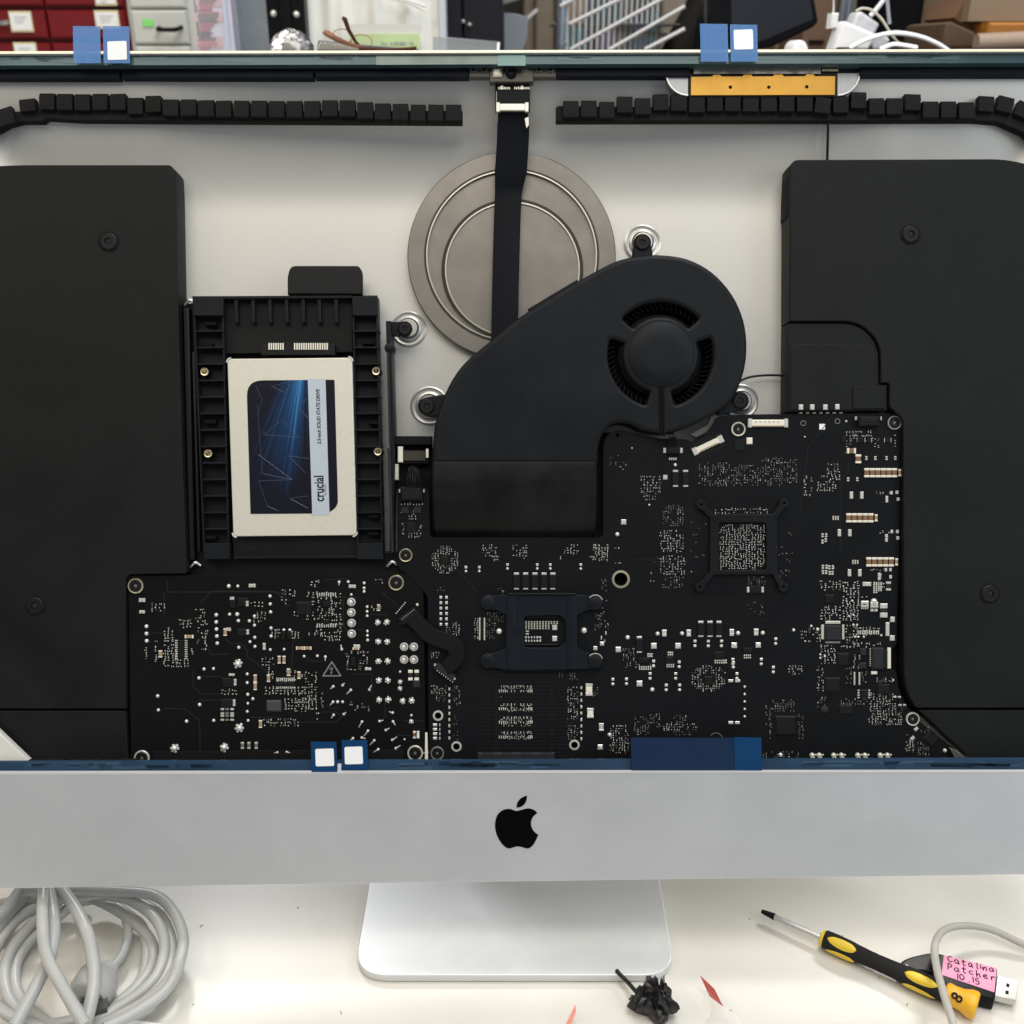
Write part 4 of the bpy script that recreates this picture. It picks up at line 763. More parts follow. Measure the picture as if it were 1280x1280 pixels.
for i in range(4): m.tube(smooth([(*pp(837 + i * 1.6, 541, .012), -.012), (*pp(837.5 + i * 2.2, 548, .0105), -.0105), (*pp(836.5 + i * 3, 557, .0125), -.0125)], n=4), .00055, 0, 6)
m.build('fan_wires', BLKG, PCX)
b.one('power_connector', [CHIP, SOL, BLKD], lambda m: (b.pad(m, 1084, 527, 26, 12, .0035, 0), b.pad(m, 1084, 525, 21, 5, .0037, 2), b.pad(m, 1069.5, 523, 2.6, 4.6, .001, 1), b.pad(m, 1100.7, 523, 1.6, 4.6, .001, 1), [b.pad(m, 1082 + i * 7, 529, 1.6, 1.6, .0037, 2) for i in range(2)]))
b.one('sensor_connector', [CHIP, SOL, CHIPG], lambda m: (b.pad(m, 515, 617, 27, 17, .0036, 0), b.pad(m, 499.6, 613.6, 1.8, 4.4, .001, 1), b.pad(m, 530, 613.6, 1.8, 4.4, .001, 1), [b.pad(m, 506 + i * 3.6, 616.5, 1.5, 1.2, .0038, 2) for i in range(6)], [b.pad(m, 502 + i * 3.2, 626, 1.2, 2.4, .0004, 2) for i in range(9)]))
b.one('edge_connector', [CHIPG, CREAM, BLKD], lambda m: (b.pad(m, 1096, 822.5, 15, 27, .0025, 0), b.pad(m, 1104.5, 823, 5, 22, .0020, 2), b.pad(m, 1111, 822.5, 4.4, 26, .0008, 1), [b.pad(m, 1087.6, 811 + i * 2.6, 1.4, 1.2, .0004, 1) for i in range(9)]))
b.one('edge_slot', [CHIPG, BLKD], lambda m: (b.pad(m, 645, 945, 96, 10, .0022, 0), [b.pad(m, 610 + i * 24, 942, 12, 4, .0024, 0) for i in range(4)]))
b.one('flex_connector', [SOLM, CHIP], lambda m: (b.pad(m, 599.6, 786, 1.9, 28, .0009, 0), b.pad(m, 605.6, 786, 1.9, 28, .0009, 0), b.pad(m, 602.6, 786, 4, 27, .0005, 1)))
for (x, y) in ((1001.5, 509), (1015.6, 509), (1032, 509), (1047, 508.5)):
    m = MB(); pxbox(m, x - 2.8, y - 3.4, x + 2.8, y + 3, .0122, .014, 0, .0004); m.build('spring_contact', SOL, PCX)
m = MB(); pxbox(m, 997, 505, 1022, 513.5, .0133, .0136, 0); pxbox(m, 1025, 505, 1053, 513, .0133, .0136, 0); m.build('contact_slot', VOID, PCX)
b.row(1001, 516.2, 1051, 516, 7, 4.2, 1.2, 1)
b.one('white_label', [WHT], lambda m: b.pad(m, 1027.7, 533.4, 9, 9, .0001))
for x, y in ((1004, 529), (1046.7, 526.5)): b.one('blind_hole', [SOLD, VOID], lambda m: (m.lathe(*pp(x, y, LB), [(.0016, -LB), (.0016, -LB + .0002), (.0012, -LB + .0002)], 0, 20), m.lathe(*pp(x, y, LB), [(.0012, -LB), (.0012, -LB + .00025)], 1, 16)))
b.ringhole(776, 724, 8, 11.2); b.ringhole(547.6, 894.4, 4, 6.5, SOLM); b.ringhole(570.6, 933, 4, 6.5, SOLM); b.ringhole(718, 931, 4, 6.5, SOLM)
for x, y, r, rg in ((507.2, 694, 8.6, GOLD), (546.6, 941.5, 8.6, SOLD), (1117.8, 528.5, 9, SOLD), (922.8, 536.5, 9, SOLM), (1140.6, 898.6, 8.6, SOLM)): screw(x, y, LB - .0003, r, MBD, rg)
# traces on logic board (just visible)
for pts in ([(597, 740), (560, 700), (560, 690)], [(790, 700), (860, 700)], [(1000, 640), (1010, 560), (1040, 520)], [(620, 860), (620, 950)], [(690, 860), (690, 950)], [(1060, 560), (1060, 590), (1050, 600), (1050, 690)]): b.trace(pts, .9)
for i in range(26): y = 830 + i * 4.6; b.trace([(592 + rnd.random() * 10, y), (716 - rnd.random() * 10, y)], .45)
for i in range(20): y = 745 + i * 2.6; b.trace([(800 + rnd.random() * 20, y), (930 + rnd.random() * 60, y)], .4)
MINI = [SOLD, SOLM, SOL, CHIP]
b.tiny.build('small_components', MINI, MBD, smooth=0, kind='stuff')

# CPU clamp plate
def ear(cx, cy, r, a0, a1, n=10): return [(cx + r * cos(radians(a0 + (a1 - a0) * i / n)), cy + r * sin(radians(a0 + (a1 - a0) * i / n))) for i in range(n + 1)]
co = [(633, 743.5), (721, 743.5), (736, 745)] + ear(744, 753, 9.6, -110, 120) + [(730, 764), (722, 769), (719.5, 780), (719.5, 799), (722, 809), (730, 814)] + ear(744, 826, 9.6, -120, 110) + [(736, 836), (721, 836.5), (633, 838), (621, 835)] + ear(610, 826, 9.6, 60, 290) + [(622, 815), (631, 811), (635.5, 800), (635.5, 778), (631, 768), (622, 763)] + ear(610, 753, 9.6, 70, 300) + [(621, 744)]
win = rpoly([(655.5, 770), (700, 769), (707, 775), (707, 803), (700, 809.5), (655.5, 809.5)], 4, 4)
m = MB(); CPD = LB - .0030; pxpoly(m, co, CPD, CPD + .0014, .0004, 0, holes=[win], res=2)
cpu = m.build('clamp_plate', mat('satin_black_metal', (0.012, 0.0145, 0.019), 0.38, 0.2, 0.1, 500), MBD, smooth=40)
# (sub-part level reached: ribs, rivets belong to the same plate mesh level on the board)
for x in (639, 715):
    m = MB(); vs = []; n = 8
    for j, y in enumerate((744.5, 836)):
        for i in range(n + 1): t = pi * i / n; a, bb = pp(x - 6.5 * cos(t), y, CPD); vs.append((a, bb, -CPD + .0009 * sin(t)))
    m.raw(vs, [(i, i + n + 1, i + n + 2, i + 1) for i in range(n)] + [tuple(range(n + 1))[::-1], tuple(range(n + 1, 2 * n + 2))]); m.build('clamp_rib', MATS['satin_black_metal'], MBD, smooth=60)
m = MB(); pxbox(m, 634, 741.5, 720, 744.5, CPD - .0008, CPD + .002, 0, .0003); pxbox(m, 634, 836.5, 720, 838.5, CPD + .0004, CPD + .002, 0, .0003)
pxbox(m, 657, 770, 697, 773, LB - .002, LB, 0, .0002); pxbox(m, 657, 805, 697, 807.5, LB - .002, LB, 0, .0002); m.build('clamp_flange', BLKG, MBD)
for x, y, q in ((610, 753, 0), (610, 826, 0), (744, 753, 1), (744, 826, 1)):
    a, bb = pp(x, y, CPD); m = MB(); m.lathe(a, bb, [(.0041, -CPD - .0001), (.0041, -CPD + .0006), (.0037, -CPD + .0009)], 0, 28)
    if q:
        pts = [(a + .0043 * cos(t), bb + .0043 * sin(t), -CPD + .0006) for t in [radians(20 + 120 * i / 12) for i in range(13)]]; m.tube(pts, .00028, 1, 6)
    m.build('rivet', [BLKF, SOLM], MBD)
for x in (643, 713): m = MB(); m.lathe(*pp(x, 789, CPD), [(.0011, -CPD - .0002), (.0011, -CPD + .00095)], 0, 14); m.build('dimple', VOID, MBD)
# GPU spring frame
GD = LB - .0022
def arm(x, y, ang, hw, L_): 
    u = (cos(ang), sin(ang)); v = (-sin(ang), cos(ang)); return [(x + v[0] * hw + u[0] * L_, y + v[1] * hw + u[1] * L_), (x - v[0] * hw + u[0] * L_, y - v[1] * hw + u[1] * L_)]
go = []
for (ex, ey, cx, cy, a0) in ((876.5, 631, 892, 647, 225), (980.5, 629, 967, 647, 315), (979.5, 734, 967, 714, 45), (875, 734, 892, 714, 135)):
    th = atan2(cy - ey, cx - ex); e = []
    for i in range(11): t = th + pi + radians(-140 + 280 * i / 10); e.append((ex + 6.3 * cos(t), ey + 6.3 * sin(t)))
    v = (-sin(th), cos(th)); r3 = 3.2; q = hypot(cx - ex, cy - ey) - 3
    pin_ = (ex + cos(th) * q + v[0] * r3, ey + sin(th) * q + v[1] * r3); pout = (ex + cos(th) * q - v[0] * r3, ey + sin(th) * q - v[1] * r3)
    go += [pin_] + e + [pout]
m = MB(); pxpoly(m, go, GD, GD + .0014, .0004, 0, holes=[rpoly([(898, 653), (958, 653), (958, 713), (898, 713)], 4, 4)] + [circ(x, y, 1.7, 10) for x, y in ((876.5, 631), (980.5, 629), (979.5, 734), (875, 734))], res=2)
m.build('spring_frame', BLKF, MBD, smooth=40)

# flat cable between the two boards
m = MB()
p_ = smooth([(511, 770), (522, 779), (536, 793), (552, 800), (566, 806), (571, 818), (564, 830), (556, 836)], n=5); vs = []
for i, (x, y) in enumerate(p_):
    x2, y2 = p_[min(i + 1, len(p_) - 1)]; x1, y1 = p_[max(i - 1, 0)]; l = hypot(x2 - x1, y2 - y1); nx, ny = -(y2 - y1) / l, (x2 - x1) / l; t = i / (len(p_) - 1)
    d = .0115 - .0015 * sin(pi * t) + .001 * t; w_ = 9 + 1.5 * sin(pi * t)
    for q, e in ((-w_, .0006), (-w_ + 1, 0), (w_ - 1, 0), (w_, .0006)): vs.append((*pp(x + nx * q, y + ny * q, d), -d - e))
m.raw(vs, [(i * 4 + k, i * 4 + 4 + k, i * 4 + 5 + k, i * 4 + 1 + k) for i in range(len(p_) - 1) for k in range(3)]); m.build('board_cable', mat('sleeve_black', (.008, .008, .009), .6, 0, .2, 600), PCX)

# ---- power board
b = Brd(PBD, PB)
def PC(X, Y): return (150 + X / 3.2, 700 + Y / 3.2)
for (X0, Y0, X1, Y1, n, sz, br, *sh) in [
    (172, 268, 215, 345, 52, 2.4, 2), (172, 345, 232, 430, 50, 2.4, 2), (262, 345, 300, 360, 8, 2.4, 1), (222, 395, 278, 430, 26, 2.3, 2), (235, 235, 290, 275, 30, 2.3, 1), (300, 192, 345, 240, 20, 2.3, 1), (305, 240, 352, 362, 56, 2.4, 1), (98, 345, 112, 400, 8, 2.2, 1), (138, 320, 150, 410, 14, 2.3, 1), (282, 352, 300, 375, 8, 2.4, 2),
    (642, 115, 685, 180, 22, 2.4, 1), (685, 120, 712, 150, 8, 2.4, 2), (740, 125, 765, 150, 6, 2.3, 2), (758, 80, 805, 108, 16, 2.4, 2), (765, 125, 850, 160, 52, 2.5, 2), (840, 130, 890, 235, 40, 2.4, 1), (765, 160, 805, 240, 34, 2.4, 1), (800, 190, 860, 232, 34, 2.4, 1), (805, 232, 890, 262, 44, 2.5, 2), (780, 250, 815, 300, 16, 2.3, 1), (800, 285, 885, 325, 56, 2.4, 2), (862, 250, 892, 290, 14, 2.3, 1),
    (690, 200, 720, 242, 14, 2.3, 1), (740, 205, 765, 242, 8, 2.3, 1), (600, 262, 640, 312, 16, 2.3, 1), (680, 285, 720, 318, 12, 2.3, 1), (750, 288, 785, 305, 8, 2.3, 2),
    (900, 355, 920, 440, 22, 2.3, 1), (920, 362, 960, 382, 10, 2.4, 2), (955, 365, 995, 440, 26, 2.2, 1), (905, 430, 965, 445, 12, 2.2, 1),
    (562, 388, 620, 425, 34, 2.3, 1), (590, 430, 620, 485, 18, 2.3, 2), (620, 470, 705, 492, 22, 2.5, 2), (578, 505, 735, 540, 66, 2.4, 2), (735, 445, 790, 560, 84, 2.3, 1), (655, 552, 790, 600, 70, 2.3, 2), (700, 595, 750, 615, 8, 2.3, 1), (660, 440, 735, 470, 22, 2.3, 1),
    (520, 165, 575, 190, 12, 2.3, 2), (530, 205, 590, 250, 16, 2.3, 1), (400, 515, 470, 542, 20, 2.2, 1), (570, 632, 720, 668, 64, 2.3, 1), (120, 172, 185, 208, 20, 2.3, 1), (1015, 72, 1055, 100, 18, 2.3, 1), (780, 605, 812, 642, 12, 2.2, 1), (800, 530, 818, 590, 9, 2.0, 1), (985, 180, 1050, 205, 8, 2.2, 1),
    (1105, 155, 1145, 180, 10, 2.0, 0), (920, 560, 1000, 605, 16, 2.3, 0)]:
    x0, y0 = PC(X0, Y0); x1, y1 = PC(X1, Y1); b.cluster(x0, y0, x1, y1, n, sz, br, None, sh[0] if sh else None)
for i in range(9): # SO leads of driver chip
    y = PC(0, 322 + i * 9)[1]; b.pad(b.tiny, PC(226, 0)[0], y, 3.4, 1.3, .0004, 2); b.pad(b.tiny, PC(265, 0)[0], y, 3.4, 1.3, .0004, 2)
for i in range(10):
    x = PC(628 + i * 7.6, 0)[0]; b.pad(b.tiny, x, PC(0, 478)[1], 1.3, 4.4, .0004, 2); b.pad(b.tiny, x, PC(0, 510)[1], 1.2, 3, .0004, 1)
for i in range(9): x = PC(790 + i * 9, 0)[0]; b.pad(b.tiny, x, PC(0, 138)[1], 1.3, 4.4, .0004, 2); b.pad(b.tiny, x, PC(0, 262)[1], 1.3, 4.4, .0004, 2)
for i in range(7): x, y = PC(1105 + i * 6, 213 - i * 7); b.dot(b.tiny, x, y, .9, 1)
def XA(X, Y): return (150 + X / 6.4, 710 + Y / 6.4)
def XB(X, Y): return (340 + X / 6.4, 710 + Y / 6.4)
def XCc(X, Y): return (150 + X / 6.4, 830 + Y / 6.4)
def XD(X, Y): return (340 + X / 6.4, 830 + Y / 6.4)
for f, L_ in ((XA, [(870, 145, 3.2), (942, 145, 2.4), (212, 467, 3.1), (212, 525, 3.1), (214, 583, 3.1), (770, 375, 3), (770, 432, 3), (772, 489, 3), (775, 545, 3), (778, 602, 2.9), (1200, 225, 2.7), (1202, 288, 2.7), (1205, 352, 2.7), (877, 370, 2.6), (938, 370, 3.2), (947, 422, 2.8), (1035, 423, 2.6), (1075, 385, 2.5), (1076, 458, 2.5), (1208, 480, 2.6), (1209, 545, 2.6), (1078, 555, 2.6), (1040, 590, 2.4), (1080, 628, 2.6), (950, 635, 2.6), (1202, 653, 2.3)]),
              (XB, [(761, 310, 2.2), (761, 348, 2.2), (761, 383, 2.2), (763, 505, 2.2), (763, 540, 2.2), (765, 577, 2.4), (737, 120, 2.4), (737, 160, 2.4), (737, 188, 2.4), (635, 212, 2.2), (257, 706, 2.3), (363, 703, 2.3), (610, 110, 2.3), (97, 650, 2.2), (95, 497, 2.6), (143, 497, 2.6)]),
              (XCc, [(302, 256, 2.8), (307, 368, 2.6), (637, 325, 2.8), (533, 458, 2.8), (750, 452, 2.6), (1018, 80, 2.4), (1018, 150, 2.5), (1022, 243, 2.6), (1063, 278, 2.6), (1023, 315, 2.2), (1018, 380, 2.3), (1025, 452, 2.3), (672, 40, 2.6), (632, 112, 2.8), (748, 37, 2.4), (526, 716, 1.2), (760, 716, 1.2)]),
              (XD, [(1025, 62, 2), (525, 303, 2.6), (565, 303, 2.3), (1115, 410, 2), (1060, 603, 1.6)])):
    for X, Y, r in L_: x, y = f(X, Y); b.joint(x, y, r)
for X, Y in ((635, 272), (635, 355), (637, 440), (638, 525), (1057, 630), (1135, 630), (1057, 732), (1135, 732)): b.bigpad(*XB(X, Y), 5.4)
for X, Y in ((847, 435), (918, 433), (850, 588), (923, 588), (852, 745), (925, 745)): b.star(*XB(X, Y), 4.1)
for X, Y in ((855, 130), (927, 130), (857, 287), (930, 283), (1045, 295), (1117, 292)): b.star(*XD(X, Y), 4.1)
for X, Y in ((1025, 142), (1025, 195), (1115, 458)): b.star(*XD(X, Y), 3.2)
b.star(*XA(945, 765), 6); b.star(*XCc(958, 510), 6); b.star(*XCc(438, 672), 6); b.star(*XCc(836, 665), 6)
for X, Y, tx, ty in ((490, 180, -3.5, 3), (630, 208, -5, 5), (488, 303, -3.5, 4), (493, 408, -3, 4), (720, 462, -4, 7), (768, 535, -5, 6.5), (648, 595, -5, 3.6), (818, 612, -5.5, 5.5), (850, 683, -7, 4), (718, 590, 5, 1), (910, 530, 5, -3), (962, 608, 6, -4), (990, 675, 6, -4), (860, 458, 5, -1.5), (968, 460, 3, 4.5), (965, 390, -4.5, -1.5), (778, 205, 3, -6), (565, 170, 2.5, -3), (575, 402, 2.8, -2.6), (45, 705, -5, 1), (118, 703, 5.5, 1), (1240, 706, -5, 1)):
    x, y = XD(X, Y); b.pin(x, y, tx, ty, 1.9)
for X, Y, tx, ty in ((537, 112, 0, 4), (427, 710, 0, 5), (558, 650, -1, -6)): x, y = XB(X, Y); b.pin(x, y, tx, ty, 2)
for q in ((PC(408, 470), PC(465, 510)), (PC(402, 555), PC(458, 592)), (PC(235, 320), PC(256, 392)), (PC(702, 165), PC(765, 222)), (PC(812, 165), PC(838, 187)), (PC(815, 238), PC(836, 258)), (PC(925, 388), PC(942, 425)), (PC(622, 488), PC(702, 502)), (PC(470, 150), PC(512, 185)), (PC(468, 275), PC(512, 305)), (PC(440, 148), PC(462, 192)), (PC(648, 280), PC(662, 318)), (PC(670, 280), PC(684, 318))):
    b.chip(q[0][0], q[0][1], q[1][0], q[1][1])
b.chip(*PC(586, 560), *PC(645, 606), mat_=mat('chip_mid_grey', (.06, .06, .06), .4))
for X, Y, w_, h, vert in ((530, 102, 8.4, 4.4, 0), (510, 174, 3.2, 6.4, 1), (450, 153, 5.2, 3.6, 0), (512, 287, 3.2, 6, 1), (578, 345, 3.4, 8.4, 1), (930, 105, 8.6, 4, 0), (948, 345, 8, 4.4, 0), (90, 160, 7.6, 4.8, 0), (90, 207, 6.6, 4, 0), (462, 488, 3, 8, 1), (458, 570, 3, 8, 1), (448, 458, 7, 3, 0), (993, 435, 7.5, 3.2, 0), (435, 277, 6, 4, 0)):
    x, y = PC(X, Y); b.cap(x, y, w_, h, SOLM, SOL, vert=bool(vert))
for X, Y, w_, h, vert in ((278, 306, 10.6, 4.2, 0), (163, 375, 4.6, 8.6, 1), (720, 352, 9, 4, 0), (752, 352, 9, 4, 0), (638, 398, 3.8, 9.4, 1), (657, 398, 3.8, 9.4, 1), (542, 473, 4, 9.4, 1), (542, 504, 4, 9.4, 1), (675, 448, 4, 9, 1), (717, 460, 4, 9, 1), (595, 472, 4, 9, 1), (1035, 190, 3.6, 8, 1), (563, 655, 4, 9.4, 1), (422, 288, 4.2, 9, 1), (944, 354, 8, 3, 0)):
    x, y = PC(X, Y); b.cap(x, y, w_, h, TAN, CREAM, vert=bool(vert), e=.14)
for X in (491, 517, 546): x, y = PC(X, 741); b.cap(x, y, 3.8, 8.4, SOLD, SOLM)
for X, mt in ((411, SOLM), (430, SOLD), (450, SOL)):
    for Y in (604, 630): x, y = PC(X, Y); b.cap(x, y, 4.2, 7.4, CHIPG, mt, e=.3, name='resistor')
for X in (1162, 1187): x, y = PC(X, 460); b.cap(x, y, 5.4, 13, CHIPG, CREAM, e=.28)
b.chip(*PC(1172, 482), *PC(1200, 510), mat_=CHIPG); x, y = PC(1181, 698); b.cap(x - 1, y, 3, 9, BROWN, CREAM); b.cap(x + 3.6, y, 3.4, 9, CREAM, SOL)
for pts in ([(205, 770), (205, 740), (350, 740), (362, 752)], [XA(380, 180), XA(380, 110)], [XA(650, 280), XA(730, 185), XA(1230, 185), XA(1290, 225), (358, 757), (364, 757)], [XA(840, 560), XA(880, 605), XA(970, 605), XA(1020, 655), XA(1020, 710), XA(1180, 830)], [XA(705, 650), XA(730, 690), XA(870, 690)], [XA(230, 545), XA(270, 518), XA(340, 518)],
            [XCc(585, 50), XCc(585, 180), XCc(645, 240), XCc(820, 240)], [XCc(640, 290), XCc(800, 290)], [XCc(650, 100), XCc(810, 100)], [XCc(350, 355), XCc(520, 360), XCc(630, 450), XCc(640, 520), XCc(640, 735)], [XD(220, 465), XD(510, 465), XD(560, 420)], [XD(400, 385), XD(510, 385), XD(555, 415)], [XB(570, 250), XB(570, 460), XB(600, 500), XB(720, 490)], [XB(560, 232), XB(710, 238)], [XB(170, 560), XB(160, 790)], [XD(640, 75), XD(660, 80), XD(800, 80), XD(800, 250)], [XD(1000, 570), XD(1110, 575)], [XB(880, 190), XB(1000, 300)], [XB(435, 95), XB(590, 85), XB(620, 100)], [XD(1050, 455), XD(1210, 455)], [XD(905, 300), XD(905, 430)], [XB(280, 720), XB(320, 745), XB(410, 745)], [XCc(1050, 428), XCc(1280, 428)], [XB(780, 370), XB(920, 375)], [XD(440, 330), XD(470, 355), XD(540, 355)]):
    b.trace(pts, 1.2)
b.tiny.build('small_components', MINI, PBD, smooth=0, kind='stuff')
for x, y, mt in ((169.7, 732.3, GOLD), (495.3, 728.4, GOLD), (177.5, 947.5, SOLM), (519, 941.3, SOLM)): screw(x, y, PB - .0002, 9.8, PBD, mt)
WM = mat('mark_grey', (.16, .16, .155), .5, 0, .05, 200)
m = MB(); tri = [XB(478, 740), XD(560, 100), XD(398, 100)]; cx_ = sum(p[0] for p in tri) / 3; cy_ = sum(p[1] for p in tri) / 3
inn = [(cx_ + (p[0] - cx_) * .76, cy_ + (p[1] - cy_) * .76) for p in tri]
pxpoly(m, rpoly(tri, 2, 3), PB - .0001, PB, 0, 0, holes=[rpoly(inn, 1.2, 3)])
bolt = [XD(480, 12), XD(456, 46), XD(478, 42), XD(470, 66), XD(464, 62), XD(472, 84), XD(484, 66), XD(477, 67), XD(490, 28), XD(470, 35)]
pxpoly(m, bolt, PB - .0001, PB, 0, 0); m.build('warning_mark', WM, PBD)
m = MB()
t45 = radians(36)
b.one('cable_connector', [CHIP, SOLM, CHIPG], lambda m: (b.pad(m, 511, 770, 25, 11, .0030, 0, t45), [b.pad(m, 503.5 + i * 2.4, 775 - i * 1.9 - 2, 1, 1, .0031, 1) for i in range(7)], b.dot(m, 521.5, 756, 2, 1), b.pad(m, 500, 779, 3, 3, .001, 2)))
b2 = Brd(MBD, LB)
b2.one('cable_connector', [CHIP, SOLM, CHIPG], lambda m: (b2.pad(m, 556, 839, 27, 9, .0030, 2, -t45), [b2.pad(m, 547 + i * 2.7, 834.5 + i * 2.0 + 3, 1.2, 1.2, .0031, 1) for i in range(8)], b2.pad(m, 544, 831, 3, 3, .0012, 1), b2.pad(m, 568, 848, 3, 3, .0012, 1)))
m = MB(); pxpoly(m, [(531.5, 916), (534, 916), (535, 950), (531, 950)], .0125, .014, .0002); m.build('cream_clip', CREAM, PCX)
m = MB(); pxpoly(m, [(1186, 934), (1196, 938), (1206, 947.5), (1194, 948)], .0135, .015, .0002); m.build('grey_bracket', MATS['bracket_grey'], PCX)

# ------------------------------------------------------------------ blue film tabs
def film(x0, y0, x1, y1, d, mt, sticker=None, lab=None, sk=1.0):
    m = MB(); pxpoly(m, [(x0, y0), (x1, y0 + .4), (x1 + sk, y1), (x0 + sk, y1)], d, d + .00018, 0, 0)
    o = m.build('adhesive_tab', mt, PCX)
    if sticker:
        m = MB(); pxpoly(m, rpoly([(sticker[0], sticker[1] + .8), (sticker[2], sticker[1]), (sticker[2] + .8, sticker[3] - .6), (sticker[0] + .6, sticker[3])], 2, 3), d - .0002, d - .0001, 0, 0); m.build('blank_sticker', WHT, o)
film(91, 32.5, 125, 79, -.0010, TAPE); film(128.5, 32.5, 161.5, 79, -.0010, TAPE, (134, 51, 158, 75))
film(875, 29.5, 909.5, 77, -.0010, TAPED if 0 else TAPE); film(912.5, 30.5, 946.5, 77, -.0010, TAPE, (917, 36.5, 941, 62))
film(388.5, 927, 420.5, 965, -.0006, TAPEB, (394, 935.5, 417, 958)); film(427, 925, 459, 962, -.0008, TAPEB, (430.5, 933, 453, 955.5))
film(788.5, 922, 917, 963, -.0006, TAPED); film(917.5, 921.5, 951.5, 963, -.0007, TAPEB)
m = MB(); m.tube([(*pp(895 + 8 * cos(t), 924 + 8 * sin(t), .001), -.001) for t in [radians(-150 + 230 * i / 14) for i in range(15)]], .00012, 0, 5); m.build('ring_scratch', SOLD, PCX)

# ------------------------------------------------------------------ solid state drive lying in the bay
c0 = FC((*pp(365, 670, .012), -.02))
SSD = thing('solid_state_drive', c0, 'champagne coloured solid state drive with a dark blue label, lying in the black drive bay', 'disk drive')
SF = .0125
m = MB(); pxpoly(m, rpoly([(284, 448.5), (440, 447), (445.5, 669), (291.5, 670.5)], 5, 5), SF, SF + .0068, .0005, 0, res=2); m.build('casing', SSDC, SSD, smooth=40)
m = MB()
for (x, y, s0) in ((289, 453, 180), (435.5, 451.5, 270), (441, 665, 0), (296, 666, 90)):
    m.tube([(*pp(x + 5.6 * cos(t), y + 5.6 * sin(t), SF), -SF + .0001) for t in [radians(s0 + 90 * i / 6) for i in range(7)]], .0004, 0, 6)
m.build('corner_seam', ALUW, SSD)
def SC(X, Y): return (220 + X / 3.2, 320 + Y / 3.2)
lab = rpoly([SC(282, 498), SC(634, 495), SC(648, 1000), SC(608, 1030), SC(298, 1032)], [20, 2, 10, 8, 1.5], 6)
m = MB(); pxpoly(m, lab, SF - .0001, SF, 0, 0); sticker = m.build('label', ART, SSD)
m = MB(); pxpoly(m, [SC(527, 492), SC(598, 492), SC(614, 1034), SC(545, 1036)], SF - .00018, SF - .0001, 0, 0)
sd = SF - .0002; th = radians(90) + radians(-1.5) * -1
m.text('crucial', *pp(*SC(574, 930), sd), -sd, .0078, radians(91.6), 1, .74, .00005, .00016)
m.text('by Micron', *pp(*SC(597, 935), sd), -sd, .0017, radians(91.6), 1, .9, .00005)
m.text('2.5-inch SOLID STATE DRIVE', *pp(*SC(571, 643), sd), -sd, .0029, radians(91.6), 1, .88, .00005, .00007, .15)
m.build('label_stripe', [LBLW, INK], sticker)
m = MB()
for seg_ in (((325, 590), (345, 870), (465, 895), (330, 795)), ((350, 715), (425, 655), (490, 725), (350, 715)), ((485, 605), (525, 570)), ((485, 605), (530, 650)), ((450, 800), (530, 810)), ((450, 800), (520, 870)), ((330, 900), (365, 1000), (410, 1020)), ((330, 900), (465, 895)), ((455, 970), (530, 960)), ((455, 970), (530, 1010)), ((320, 520), (345, 575), (325, 640)), ((430, 545), (380, 520), (480, 500), (430, 545))):
    for (X0, Y0), (X1, Y1) in zip(seg_, seg_[1:]): m.tube([(*pp(*SC(X0, Y0), SF), -SF + .0001), (*pp(*SC(X1, Y1), SF), -SF + .0001)], .00013, 0, 4)
m.build('label_lines', LINE, sticker)

